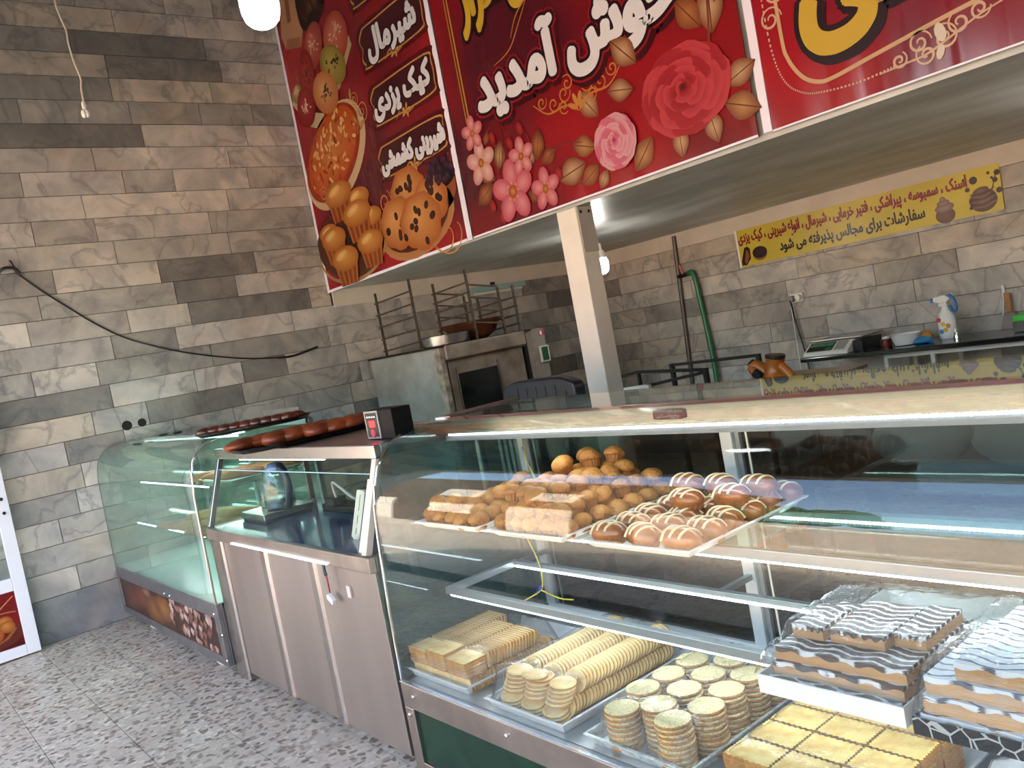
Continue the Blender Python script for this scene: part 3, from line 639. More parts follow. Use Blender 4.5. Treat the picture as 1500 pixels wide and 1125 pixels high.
# tray 1: rectangular biscuits
def rbox(sx, sy, sz, b):
    k = B(); pts = []
    for cx, cy, a0 in ((sx/2-b, sy/2-b, 0), (-sx/2+b, sy/2-b, 90), (-sx/2+b, -sy/2+b, 180), (sx/2-b, -sy/2+b, 270)):
        for a in (0, 45, 90): pts.append((cx+b*math.cos(math.radians(a0+a)), cy+b*math.sin(math.radians(a0+a))))
    k.prism(pts, 0, sz, 'z'); return k
LB = 'rectangular pale biscuit packed under film on the left deck tray'
bA = two_tone(tag(rbox(.126, .10, .0105, .008).build('biscuit', m_bis), LB, 'biscuit', 'rectangular biscuits on the left deck tray'), m_bisb); bA.name = 'biscuit'
bS = two_tone(tag(rbox(.126, .056, .0105, .008).build('biscuit', m_bis), LB, 'biscuit', 'rectangular biscuits on the left deck tray'), m_bisb)
ORD = ['first', 'second', 'third', 'fourth', 'fifth', 'sixth', 'seventh', 'eighth', 'ninth', 'tenth']
def nth(i): return ORD[i] if i < 10 else '%d%s' % (i+1, {1: 'st', 2: 'nd', 3: 'rd'}.get((i+1) % 10 if i > 19 else 0, 'th'))
def put(src, loc, rot, label=None):
    j = lambda a: (rnd.random()-.5)*a
    return dup(src, (loc[0]+j(.003), loc[1]+j(.0015), loc[2]), (rot[0], rot[1], rot[2]+j(.03)), label)
cols = (4.195, 4.324, 4.453); SIDE = ('left', 'middle', 'right')
for ci, cx in enumerate(cols):
    c_ = SIDE[ci]+' row of rectangular biscuits'
    for i in range(26): put(bS, (cx, 1.575+.0145*i, ZT+.028), (PI/2+.06, 0, 0), nth(i)+' upright biscuit from the front, lower layer, '+c_)
    for i in range(5): put(bA, (cx, 1.60, ZT+.0575+.0112*i), (0, 0, 0), nth(4-i)+' from top of the flat stack fronting the '+c_)
    for i in range(16 if cx > 4.3 else 20): put(bS, (cx, 1.668+.0148*i, ZT+.0575+.029), (PI/2-.22, 0, 0), nth(i)+' leaning biscuit from the front, upper layer, '+c_)
bA['label'] = 'extra flat biscuit lying on top of the middle stack of rectangular biscuits'; bS['label'] = 'last upright biscuit at the back of the right row of rectangular biscuits'
bA.location = (4.324, 1.60, ZT+.1138); bS.location = (4.453, 1.965, ZT+.028); bS.rotation_euler = (PI/2, 0, 0)
film(4.12, 4.53, 1.535, 1.99, ZT+.128, ZT+.034, 'plastic_film', 'clear plastic film wrapped over the rectangular biscuits')
# tray 2: round biscuits
LR = 'round pale biscuit packed on edge in long rows on the second deck tray'
k = B(); k.lathe([(.040, 0), (.0455, .003), (.0455, .008), (.040, .011)], n=20, sx=1.16, sy=.86)
bR = two_tone(tag(k.build('round_biscuit', m_bis, None), LR, 'biscuit', 'round biscuits on the second deck tray'), m_bisb, .8)
for ci, cx in enumerate((4.735, 4.845, 4.955)):
    c_ = SIDE[ci]+' row of round biscuits'
    for i in range(31): put(bR, (cx, 1.625+.0158*i, ZT+.034), (PI/2-.45, 0, 0), nth(i)+' leaning biscuit from the front, lower layer, '+c_)
    for i in range(27 if ci != 1 else 24): put(bR, (cx, 1.685+.0158*i, ZT+.090), (PI/2-.5, 0, 0), nth(i)+' leaning biscuit from the front, upper layer, '+c_)
    for i in range(5): put(bR, (cx, 1.602+.007*i, ZT+.055+.0115*i), (.08, 0, 0), nth(4-i)+' from top of the flat stack fronting the '+c_)
    for i in range(3): put(bR, (cx-.01, 1.592, ZT+.004+.0118*i), (.25, 0, 0), nth(2-i)+' from top of the lowest front pile, '+c_)
bR['label'] = 'extra round biscuit lying on top of the middle front stack'
bR.location = (4.845, 1.607, ZT+.116)
film(4.67, 5.02, 1.535, 2.13, ZT+.137, ZT+.034, 'plastic_film', 'clear plastic film wrapped over the rows of round biscuits', .01)
# tray 3: stacked cookies
m_ck = M('cookie_top', '#ead9a2', .6, col2='#d8bd78', scale=60, bump=.9, bscale=190, detail=2)
m_cks = M('cookie_side', '#b27f45', .65, col2='#8f5c2b', scale=40, bump=.6, bscale=120)
_n, _l = m_ck.node_tree.nodes, m_ck.node_tree.links; _b = _n['Principled BSDF']; _v = _n.new('ShaderNodeTexVoronoi'); _v.inputs['Scale'].default_value = 150; _t = _n.new('ShaderNodeTexCoord'); _l.new(_t.outputs['Object'], _v.inputs['Vector'])
_r = _n.new('ShaderNodeValToRGB'); _r.color_ramp.elements[0].position = .16; _r.color_ramp.elements[0].color = lin('#b08c52'); _r.color_ramp.elements[1].position = .34; _r.color_ramp.elements[1].color = lin('#ead9a2'); _l.new(_v.outputs['Distance'], _r.inputs[0]); _l.new(_r.outputs[0], _b.inputs['Base Color'])
k = B(); k.lathe([(.046, 0), (.052, .003), (.053, .007), (.051, .011), (.045, .0142), (.012, .0142), (.008, .0132)], n=24, wob=lambda a, z: 1+.012*math.cos(18*a))
ck = two_tone(tag(k.build('cookie', m_ck, None), 'round golden cookie in a film-wrapped stack on the speckled tray', 'cookie', 'stacked cookies on the speckled tray'), m_cks, .75)
spots = [(a-.008, b+.018) for a, b in ((5.26, 1.575), (5.455, 1.575), (5.362, 1.625), (5.487, 1.678), (5.25, 1.682), (5.366, 1.735), (5.476, 1.786), (5.255, 1.792), (5.366, 1.845), (5.47, 1.897), (5.26, 1.902), (5.366, 1.955), (5.475, 2.008))]
SPN = ['front left stack', 'front right stack', 'centre stack just behind the front two', 'second right stack from the front', 'second left stack from the front', 'second centre stack from the front', 'third right stack from the front', 'third left stack from the front', 'third centre stack from the front', 'fourth right stack from the front', 'rear left stack', 'rear centre stack', 'rear right stack']
for si, (x, y) in enumerate(spots):
    n = 9 if si else 8
    for i in range(n):
        if si == 0 and i == n-1: continue
        dup(ck, (x+(rnd.random()-.5)*.004, y+(rnd.random()-.5)*.004, ZT+.0146*i), (0, 0, rnd.random()*6), nth(n-1-i)+' cookie from the top of the '+SPN[si])
ck['label'] = 'first cookie from the top of the front left stack'
ck.location = (5.252, 1.593, ZT+.0146*7)
film(5.19, 5.545, 1.535, 2.08, ZT+.136, ZT+.036, 'plastic_film', 'clear plastic film wrapped over the stacks of round cookies', .012)
# tray 4: yellow wafers
k = B(); pts = []
for i in range(64):
    a = i/64; s = 4*a; q = int(s); t = s-q; o = .0025*((i % 2)*2-1)
    x, y = [(-.065+.13*t, -.046+o), (.065+o, -.046+.092*t), (.065-.13*t, .046+o), (-.065+o, .046-.092*t)][q]; pts.append((x, y))
k.prism(pts, 0, .0112, 'z')
wf = two_tone(tag(k.build('wafer_biscuit', m_waf, None), 'yellow serrated wafer biscuit in a stack under film, below the white wafer box', 'biscuit', 'yellow wafers on the fourth deck tray'), m_bisb)
for i in range(3):
    for j in range(4):
        for l in range(9):
            if i == j == 0 and l == 8: continue
            dup(wf, (5.705+.137*i+(rnd.random()-.5)*.003, 1.60+.102*j+(rnd.random()-.5)*.003, ZT+.0116*l), (0, 0, (rnd.random()-.5)*.03), nth(8-l)+' yellow wafer from the top, '+('left', 'middle', 'right')[i]+' stack in the '+nth(j)+' row from the front')
wf['label'] = 'first yellow wafer from the top, left stack in the first row from the front'
wf.location = (5.705, 1.60, ZT+.0116*8)
film(5.63, 6.06, 1.54, 2.0, ZT+.117, ZT+.034, 'plastic_film', 'clear shiny plastic film wrapped over the yellow wafers', .01)

# upper shelf: foam trays with muffins and buns
def foam(x0, x1, y0, y1, z, label):
    t = thing('foam_tray', label, 'tray', ((x0+x1)/2, (y0+y1)/2, z)); k = B(); tray_mesh(k, x1-x0-.05, y1-y0-.05, .026, .025, .004); o = k.build('tray_body', m_white, None); o.parent = t
ZU = .9225
foam(4.165, 4.60, 1.64, 2.225, ZU, 'white foam tray with the fewest muffins, at the left end of the upper shelf')
foam(4.635, 5.065, 1.635, 2.225, ZU, 'white foam tray heaped with golden muffins')
foam(5.11, 5.575, 1.635, 2.245, ZU, 'white foam tray of striped buns on the upper shelf')
m_muf = M('muffin_crown', '#c98e3c', .55, col2='#9c5c22', scale=9, bump=.9, bscale=60)
m_cup = M('brown_paper_cup', '#a4652a', .7, var=.2)
mu = thing('muffin', 'golden brown muffin in a brown paper cup in the heap on the upper shelf', 'muffin', (0, 0, 0), 'muffins on the upper shelf')
k = B(); k.lathe([(.024, 0), (.029, .015), (.034, .034)], n=32, wob=lambda a, z: 1+.05*math.cos(16*a)); k.build('paper_cup', m_cup, mu)
k = B(); k.ell((0, 0, .034), (.0395, .0395, .030), 18, 9, wob=.05, z0=-.25); k.build('crown', m_muf, mu, smooth=180); reg(mu)
spots = []
for i in range(5):
    for j in range(7): spots.append((4.70+.0775*i, 1.712+.077*j, 0))
for i in range(4):
    for j in range(7): spots.append((4.735+.0775*i, 1.722+.075*j, 1))
for i in range(3):
    for j in range(6): spots.append((4.74+.078*i, 1.735+.078*j, 2))
for x, y in ((4.76, 1.98), (4.80, 2.06), (4.74, 2.10), (4.85, 2.13)): spots.append((x, y, 3))
spotsA = [(4.228+.0775*i, 1.712+.077*j, 0) for i in range(5) for j in range(7) if not (i == 2 and j in (2, 3, 4)) and not (i == 0 and j == 6)]
spotsA += [(4.28, 1.72, 1), (4.36, 1.74, 1), (4.44, 1.9, 1), (4.42, 2.0, 1), (4.36, 2.1, 1), (4.50, 2.1, 1)]
def muff(x, y, l, base=None, label=None):
    t = (rnd.uniform(-.35, .35), rnd.uniform(-.35, .35), rnd.uniform(0, 6)) if l or rnd.random() < .35 else (rnd.uniform(-.1, .1), rnd.uniform(-.1, .1), rnd.uniform(0, 6))
    s = rnd.uniform(.95, 1.08); loc = (x+rnd.uniform(-.006, .006), y+rnd.uniform(-.006, .006), ZU+.0065+.047*l)
    if base is None: return dup(mu, loc, t, label, scale=(s, s, s*1.0))
    base.location = loc; base.rotation_euler = t
LV = ('bottom layer', 'second layer', 'third layer', 'top layer'); cnt = {}
for q, s in enumerate(spots):
    cnt[s[2]] = cnt.get(s[2], -1)+1; i = cnt[s[2]]; per = (7, 7, 6, 1)[s[2]]
    lb = (nth(i % per)+' muffin from the front, '+nth(i//per)+' column from the left, '+LV[s[2]]+' of the heap') if s[2] < 3 else nth(i)+' muffin crowning the top of the heap'
    if q == 0: muff(*s, base=mu); mu['label'] = lb
    else: muff(*s, label=lb)
LA = 'golden muffin in a brown paper cup on the leftmost, sparser foam tray'
for q, s in enumerate(spotsA):
    i = round((s[0]-4.228)/.0775); j = round((s[1]-1.712)/.077)
    o = muff(*s, label=(nth(j)+' muffin from the front, '+nth(i)+' column from the left, on the sparser left foam tray') if s[2] == 0 else nth(q-len(spotsA)+6)+' loose muffin lying on the others on the left foam tray'); o['group'] = 'muffins on the left foam tray'
m_bun = M('glazed_bun', '#a9601f', .3, col2='#7d3f15', scale=14, coat=.5, bump=.1, bscale=30)
m_cream = M('cream_stripe', '#ecdcb4', .5)
bn = thing('striped_bun', 'glazed oblong bun with cream stripes in a paper cup on the upper shelf', 'bun', (0, 0, 0), 'striped buns on the foam tray')
k = B(); k.ell((0, 0, .034), (.066, .040, .033), 20, 10, wob=.03, z0=-.6); k.build('bun_body', m_bun, bn, smooth=180)
k = B(); k.lathe([(.030, 0), (.034, .012), (.0385, .026)], n=36, sx=1.6, wob=lambda a, z: 1+.04*math.cos(18*a)); k.build('paper_cup', m_cup, bn)
k = B()
for x0 in (-.030, .0, .030):
    pts = []
    for i in range(11):
        y = -.036+.072*i/10; x = x0+y*.35; q = max(0, 1-(x/.066)**2-(y/.040)**2); pts.append((x, y, .034+.0325*math.sqrt(q)))
    k.tube(pts, .0042, 6)
k.build('cream_stripe', m_cream, bn, smooth=1); reg(bn)
bs = [(5.205+.137*i+.008*(j % 2), 1.715+.096*j, 0) for j in range(6) for i in range(3)]+[(5.20+.137*i, 2.10, 1) for i in range(3)]+[(5.34, 1.92, 1), (5.46, 1.99, 1)]
for q, (x, y, l) in enumerate(bs):
    loc = (x, y+rnd.uniform(-.005, .005), ZU+.0065+.048*l); r = (rnd.uniform(-.12, .12), rnd.uniform(-.08, .08), rnd.uniform(-.25, .15)+(PI if rnd.random() < .4 else 0))
    lb = ('left', 'middle', 'right')[q % 3]+' striped bun in the '+nth(q//3)+' row from the front of the bun tray' if q < 18 else nth(q-18)+' striped bun lying on top of the other buns'
    if q == 0: bn.location = loc; bn.rotation_euler = r; bn['label'] = lb
    else: dup(bn, loc, r, lb)

# wafer boxes on the lower shelf
def wave_mat(name, c0, c1, fy, amp, fx, wdt):
    m, n, l, b = nodes(name); tc = n.new('ShaderNodeNewGeometry'); s = n.new('ShaderNodeSeparateXYZ'); l.new(tc.outputs['Position'], s.inputs[0])
    def mt(op, a, v=None, v2=None):
        q = n.new('ShaderNodeMath'); q.operation = op; l.new(a, q.inputs[0])
        if v is not None:
            if isinstance(v, (int, float)): q.inputs[1].default_value = v
            else: l.new(v, q.inputs[1])
        return q.outputs[0]
    nz = n.new('ShaderNodeTexNoise'); nz.inputs['Scale'].default_value = 14
    sx = mt('MULTIPLY', mt('SINE', mt('MULTIPLY', s.outputs[0], fx)), amp); yy = mt('MULTIPLY', s.outputs[1], fy)
    nn = mt('MULTIPLY', nz.outputs['Fac'], 3.0)
    v = mt('SINE', mt('ADD', mt('ADD', yy, sx), nn)); v = mt('GREATER_THAN', v, wdt)
    mx = n.new('ShaderNodeMix'); mx.data_type = 'RGBA'; l.new(v, mx.inputs[0]); mx.inputs[6].default_value = lin(c0); mx.inputs[7].default_value = lin(c1)
    l.new(mx.outputs[2], b.inputs['Base Color']); b.inputs['Roughness'].default_value = .35; return m
m_ic1 = wave_mat('chocolate_icing_white_waves', '#54463f', '#dfe3ea', 255, 2.0, 62, .55)
m_ic2 = wave_mat('white_icing_dark_waves', '#d3dbe6', '#3d3f4c', 225, 2.1, 55, .72)
m_wbody = M('wafer_body', '#c79a68', .7, col2='#b2824f', scale=20, bump=.5, bscale=90, stretch=(.15, 1, 3))
m_choc = M('chocolate_layer', '#3f2a20', .5)
def slab(x0, x1, y0, y1, z, h, icing, label, group, rot=None):
    t = thing('wafer_slab', label, 'wafer slab', (x0, y0, z), group)
    B().box(x0, x1, y0, y1, z, z+h-.007).build('wafer_body', m_wbody, t)
    k = B(); n = 24; v = []
    for s_, zz in ((0, z+h-.0068), (1, z+h)):
        for yy in (y0-.001, y1): v += [(x0+(x1-x0)*i/n, yy-(.002 if yy < y1 else 0)*math.sin(i*1.3), zz-(.003*(1+math.sin(i*1.3)) if s_ == 0 and yy < y1 else 0)) for i in range(n+1)]
    q = n+1; f = []
    for i in range(n): f += [(i, i+1, q+i+1, q+i), (2*q+i+1, 2*q+i, 3*q+i, 3*q+i+1), (i+1, i, 2*q+i, 2*q+i+1), (q+i, q+i+1, 3*q+i+1, 3*q+i)]
    f += [(0, q, 3*q, 2*q), (n, 2*q+n, 3*q+n, q+n)]
    k.add(v, f); k.build('icing', icing, t)
    if rot: t.rotation_euler = rot
    return t
def box_tray(name, label, x0, x1, y0, y1, z, h, mat):
    t = thing(name, label, 'box', (x0, y0, z)); k = B(); k.box(x0, x1, y0, y1, z, z+.003); k.box(x0, x1, y0, y0+.004, z+.003, z+h); k.box(x0, x1, y1-.004, y1, z+.003, z+h+.01); k.box(x0, x0+.004, y0+.004, y1-.004, z+.003, z+h); k.box(x1-.004, x1, y0+.004, y1-.004, z+.003, z+h)
    k.build('box_body', mat, t); return t
ZW = .667
box_tray('cardboard_box', 'open white cardboard box of chocolate wafer slabs', 5.795, 6.145, 1.545, 2.165, ZW, .044, m_white)
G1 = 'chocolate wafer slabs in the white box'
z = ZW+.0035
for l in range(3):
    for r in range(2):
        slab(5.81+.004*l, 6.125+.004*l, 1.572+.155*r+.012*l, 1.722+.155*r+.012*l, z+.0315*l, .031, m_ic1, ('front' if r == 0 else 'rear')+' wafer slab with white wavy lines, '+('bottom', 'middle', 'top')[l]+' layer in the white box', G1)
slab(5.83, 5.91, 1.66, 1.80, z+.095, .031, m_ic1, 'short wafer piece at the left on top of the slabs in the white box', G1)
slab(5.925, 6.055, 1.665, 1.86, z+.095, .031, m_ic1, 'wafer piece lying alone in the middle on top of the white box stack', G1)
slab(6.06, 6.13, 1.70, 1.88, z+.095, .031, m_ic1, 'narrow wafer piece at the right on top of the white box stack', G1)
m_zig, n, l, b = nodes('black_zigzag_card')
gp = n.new('ShaderNodeNewGeometry'); vo = n.new('ShaderNodeTexVoronoi'); vo.feature = 'DISTANCE_TO_EDGE'; vo.inputs['Scale'].default_value = 22; l.new(gp.outputs['Position'], vo.inputs['Vector'])
cmp_ = n.new('ShaderNodeMath'); cmp_.operation = 'LESS_THAN'; cmp_.inputs[1].default_value = .035; l.new(vo.outputs['Distance'], cmp_.inputs[0])
mx = n.new('ShaderNodeMix'); mx.data_type = 'RGBA'; mx.inputs[6].default_value = lin('#0d0e10'); mx.inputs[7].default_value = lin('#a8a8a8'); l.new(cmp_.outputs[0], mx.inputs[0]); l.new(mx.outputs[2], b.inputs['Base Color']); b.inputs['Roughness'].default_value = .3
box_tray('patterned_tray', 'black tray with white zigzag lines holding white-iced wafer slabs', 6.165, 6.62, 1.535, 2.10, ZW, .036, m_zig)
G2 = 'white-iced wafer slabs on the black tray'
for l in range(4):
    for r in range(2):
        xa = 6.175+.004*l+(.055 if l == 3 else 0)
        slab(xa, 6.60, 1.552+.165*r+.010*l, 1.712+.165*r+.010*l, z+.0355*l, .035, m_ic2, ('front' if r == 0 else 'rear')+' white-iced wafer slab, '+('bottom', 'second', 'third', 'top')[l]+' layer on the black tray', G2)
def wrap(x0, x1, y0, y1, hz, zb, label):
    k = B(); n = 26; v = []
    for j in range(n+1):
        for i in range(n+1):
            u, w = i/n, j/n; x = x0+(x1-x0)*u; y = y0+(y1-y0)*w; e = min(u, 1-u, w*1.2, (1-w)*1.2)
            s = min(1, e/.07)**.5 if e > 0 else 0; z = zb+(hz(x, y)-zb)*s+(rnd.random()-.2)*.008*s; v.append((x, y, z))
    k.add(v, [(j*(n+1)+i, j*(n+1)+i+1, (j+1)*(n+1)+i+1, (j+1)*(n+1)+i) for j in range(n) for i in range(n)])
    tag(k.build('plastic_film', m_film, None, smooth=180, loc=(x0, y0, zb)), label, 'plastic film')
wrap(5.79, 6.15, 1.54, 2.17, lambda x, y: (.772 if y < 1.65 else .803) if y < 1.92 else .803-(y-1.92)*.33, ZW+.046, 'clear film stretched over the white box of chocolate wafers')
wrap(6.168, 6.62, 1.53, 2.10, lambda x, y: .821 if y < 1.93 else .82-(y-1.93)*.5, ZW+.04, 'clear film draped over the white-iced wafers')
k = B(); k.ell((6.27, 1.83, .425), (.13, .17, .06), 22, 12, wob=.22, z0=-.9)
tag(k.build('plastic_bag', glass('bag_plastic', '#e8ecef', haze=.4, hcol='#e8ecf2', refl=1.2, rough=.15, noise=40), None, smooth=180, loc=(6.27, 1.83, .365)), 'crumpled milky plastic bag on the deck beside the yellow wafers', 'bag')
# ---------------------------------------------------------------- back of the shop
ov = thing('bakery_oven', 'large worn grey bakery oven with dark window, standing in the corner against the marble wall', 'oven', (.6, 4.4, 0))
m_ovg = M('worn_grey_sheet', '#999b94', .6, col2='#7d7b73', scale=3.5, bump=.1)
m_ovb = M('stained_steel', '#8f857a', .45, .35, col2='#6a5f55', scale=5)
B().box(.01, 1.13, 3.95, 3.97, .02, 1.595).build('side_panel', m_ovg, ov)
k = B(); k.box(.01, 1.12, 3.97, 4.95, .02, 1.585); k.build('body', m_ovb, ov)
B().box(1.10, 1.185, 3.94, 3.985, .02, 1.60).build('corner_post', M('flaking_paint', '#a39a8b', .7, col2='#6f6356', scale=16), ov)
B().box(.0, 1.2, 3.93, 4.95, 1.586, 1.60).build('top_plate', m_dark, ov)
B().box(1.12, 1.22, 3.985, 4.86, 1.475, 1.60).build('hood', m_ovb, ov, bevel=.012)
B().box(1.12, 1.215, 4.475, 4.479, 1.476, 1.602).build('hood_seam', m_dark, ov)
B().box(1.12, 1.15, 4.0, 4.85, .3, 1.465).build('door', m_ovb, ov, bevel=.004)
B().box(1.15, 1.156, 4.11, 4.53, .85, 1.345).build('window_glass', M('oven_glass', '#060808', .1, spec=.7), ov)
for yy in (4.02, 4.095, 4.535, 4.55): B().box(1.15, 1.162, yy, yy+.01, .6, 1.40 if yy > 4.05 else 1.46).build('trim_strip', m_steel_d, ov)
B().box(1.12, 1.17, 4.865, 4.90, .02, 1.46).build('gap_strip', m_black, ov)
B().box(.6, 1.17, 4.90, 5.12, .02, 1.60).build('control_column', M('control_grey', '#8f8a84', .5, .2, col2='#776f68', scale=8), ov)
B().box(1.17, 1.195, 5.02, 5.13, 1.285, 1.435).build('switch_box', M('switch_grey', '#b5b3ac', .5), ov, bevel=.006)
B().box(1.195, 1.20, 5.035, 5.105, 1.30, 1.42).build('switch_face', M('switch_green', '#1c4a33', .4), ov)
B().box(1.17, 1.174, 5.06, 5.125, 1.53, 1.575).build('warning_sticker', M('sticker_red', '#a83240', .5), ov)
B().box(1.174, 1.175, 5.065, 5.092, 1.535, 1.57).build('sticker_mark', m_white, ov)
# tray ladders on top of the oven
def ladder(name, label, x0, x1, y, z0, z1, n, mat, lean=0, feet=True):
    t = thing(name, label, 'rack', (x0, y, z0), 'tray ladders on the oven'); dx = -.05
    for x in (x0, x1): B().beam((x, y, z0), (x+dx*0, y+lean, z1+(.04 if x == x1 else 0)), .018, .018).build('post', mat, t)
    for i in range(n):
        z = z0+.06+(z1-z0-.14)*i/(n-1); B().beam((x0-.02, y-.012, z-.015), (x1+.035, y-.012, z+.01), .012, .014).build('rung', mat, t)
    return t
m_rack = M('rusty_rack', '#5b4e40', .6, .4, col2='#3c332a', scale=30)
ladder('rack_ladder', 'rusty tray ladder standing at the left front of the oven top', .16, .76, 4.05, 1.602, 2.19, 5, m_rack)
t = ladder('rack_ladder', 'dark rusty tray ladder in the middle, behind the steel pan', .60, 1.12, 4.40, 1.602, 2.17, 6, m_rack)
for x in (.60, 1.12): B().beam((x, 4.72, 1.602), (x, 4.72, 2.02), .018, .018).build('rear_post', m_rack, t)
for i in range(4): 
    for x in (.60, 1.12): B().beam((x, 4.40, 1.75+.11*i), (x, 4.72, 1.70+.11*i), .014, .014).build('side_rung', m_rack, t)
ladder('rack_ladder', 'thin tray ladder at the right rear of the oven top', .62, 1.16, 4.86, 1.602, 1.98, 4, M('thin_rack', '#4b443b', .6, .3))
t = thing('dough_pan', 'shallow round steel pan on the oven top', 'pan', (1.02, 4.2, 1.602))
B().lathe([(.19, 0), (.205, .005), (.215, .085), (.222, .09), (.21, .088), (.20, .012)], .98, 4.17, 1.602, 32).build('pan_body', m_steel, t, smooth=1)
t = thing('clay_bowl', 'big brown bowl behind the steel pan on the oven', 'bowl', (1.0, 4.6, 1.602))
B().lathe([(.12, 0), (.2, .05), (.27, .16), (.285, .165), (.26, .155), (.18, .05)], .86, 4.56, 1.602, 32).build('bowl_body', M('brown_bowl', '#6d3f26', .4, col2='#3a2116', scale=4), t, smooth=1)
# lamp on the side wall above the oven
t = thing('tube_lamp', 'pale blue fluorescent lamp fitting on the wall above the oven', 'lamp', (.06, 5.6, 2.08))
B().box(.0, .07, 5.22, 5.95, 2.07, 2.125).build('housing', M('lamp_housing', '#8fb2b5', .4), t, bevel=.006)
B().cyl((.055, 5.26, 2.055), (.055, 5.90, 2.055), .013, 10).build('tube', m_white, t)
B().box(.0, .03, 5.52, 5.57, 2.125, 2.16).build('cable_box', m_black, t)
B().tube(bez([(.006, 5.52, 2.15), (.006, 5.2, 2.19), (.006, 4.9, 2.15), (.006, 4.4, 2.15), (.006, 4.1, 2.17)]), .005, 6).build('cable', M('grey_wire', '#77716a', .6), t)
# hanging bulbs
def bulb(label, x, y, z, r, h, zc, mat=None):
    t = thing('hanging_bulb', label, 'lamp', (x, y, z))
    B().lathe([(.02*r/.06, 0), (r*.62, .008), (r*.85, .022), (r*.97, .045), (r, .07), (r, h), (r*.8, h+.03)], x, y, z, 28).build('bulb', mat or m_bulb, t, smooth=1)
    B().lathe([(r*.82, 0), (r*.7, .05), (.022, .07), (.022, .12)], x, y, z+h+.03, 20).build('socket', m_white, t, smooth=1)
    B().cyl((x, y, z+h+.14), (x, y, zc), .004, 6).build('cord', m_white, t)
bulb('glowing white bulb hanging in front of the red banners', 4.67, 1.2, 2.632, .058, .2, HC)
bulb('white bulb hanging above the right part of the long display case', 6.7, 1.1, 2.75, .058, .2, HC)
bulb('white bulb hanging under the low ceiling above the black worktop', 5.9, 4.9, 1.95, .055, .1, 2.285, m_bulb2)
bulb('small glowing bulb hanging behind the white pillar', 2.165, 5, 1.93, .055, .1, 2.285, m_bulb2)
# loose wire hanging near the left wall
t = thing('hanging_wire', 'thin white wire with a small connector hanging before the marble wall', 'wire', (1.5, 1.51, 3.4))
wp = [(1.5, 1.47, HC), (1.5, 1.475, 4.6), (1.5, 1.482, 4.075), (1.5, 1.484, 4.026), (1.5, 1.492, 3.974), (1.5, 1.510, 3.893), (1.5, 1.507, 3.823), (1.5, 1.515, 3.708), (1.5, 1.533, 3.605), (1.5, 1.524, 3.543), (1.5, 1.522, 3.451)]
B().tube(bez(wp, 5), .006, 6).build('wire', M('cream_wire', '#d3c9b6', .5), t, smooth=1)
k = B(); k.ell((1.5, 1.519, 3.44), (.014, .014, .03), 8, 5); k.ell((1.5, 1.508, 3.39), (.02, .016, .026), 8, 5); k.ell((1.5, 1.527, 3.392), (.018, .016, .024), 8, 5); k.build('connector', m_white, t, smooth=1)
t = thing('wall_hook', 'black bent hook fixed in the left marble wall', 'hook', (.02, 1.2, 2.72))
B().tube(bez([(.0, 1.10, 2.70), (.03, 1.14, 2.735), (.035, 1.19, 2.735), (.035, 1.22, 2.72), (.03, 1.235, 2.69)]), .011, 8).build('bar', m_black, t, smooth=1)
B().tube(bez([(.03, 1.19, 2.79), (.03, 1.205, 2.745), (.03, 1.215, 2.70)]), .009, 8).build('prong', m_black, t, smooth=1)
cp = [(1.213, 2.707), (1.354, 2.555), (1.510, 2.407), (1.673, 2.259), (1.869, 2.118), (2.132, 1.995), (2.441, 1.889), (2.776, 1.805), (3.015, 1.771), (3.205, 1.758), (3.45, 1.80)]
t = B().tube(bez([(.012, y, z) for y, z in cp], 6), [.0065]*50+[.011]*11, 6).build('black_cable', m_black, None, smooth=1, loc=(.012, 1.213, 2.707)); tag(t, 'long black cable sagging from the hook across the marble wall', 'cable')
# office chair
m_vin = M('navy_vinyl', '#141824', .42, spec=.5, bump=.05, bscale=30)
t = thing('office_chair', 'dark navy vinyl office chair with ribbed back behind the display case', 'chair', (3.45, 3.0, 0))
k = B(); n = 16; out = []
for i in range(n+1):
    a = PI*i/n; out.append((3.475+.31*max(-1, min(1, 1.15*math.cos(a))), 1.20+.125*min(1, 1.12*math.sin(a)**.75 if 0 < i < n else 0)))
k.prism([(3.165, .62), (3.785, .62)]+out[::1], 2.98, 3.06, 'y'); k.build('backrest', m_vin, t, bevel=.025, seg=3, smooth=50)
for i in range(7): B().box(3.235+.08*i-.0015, 3.235+.08*i+.0015, 2.977, 2.979, .66, 1.285 if 0 < i < 6 else 1.25).build('seam', M('seam_dark', '#090a10', .5) if i == 0 else bpy.data.materials['seam_dark'], t)
k = B(); k.box(3.19, 3.76, 3.06, 3.55, .42, .52); k.build('seat', m_vin, t, bevel=.03, seg=3)
B().cyl((3.47, 3.3, .08), (3.47, 3.3, .42), .03, 12).build('gas_lift', m_dark, t)
for i in range(5):
    a = 2*PI*i/5; B().beam((3.47, 3.3, .09), (3.47+.3*math.cos(a), 3.3+.3*math.sin(a), .06), .04, .03).build('leg', m_black, t); B().ell((3.47+.3*math.cos(a), 3.3+.3*math.sin(a), .025), (.025, .025, .025), 10, 6).build('caster', m_black, t)
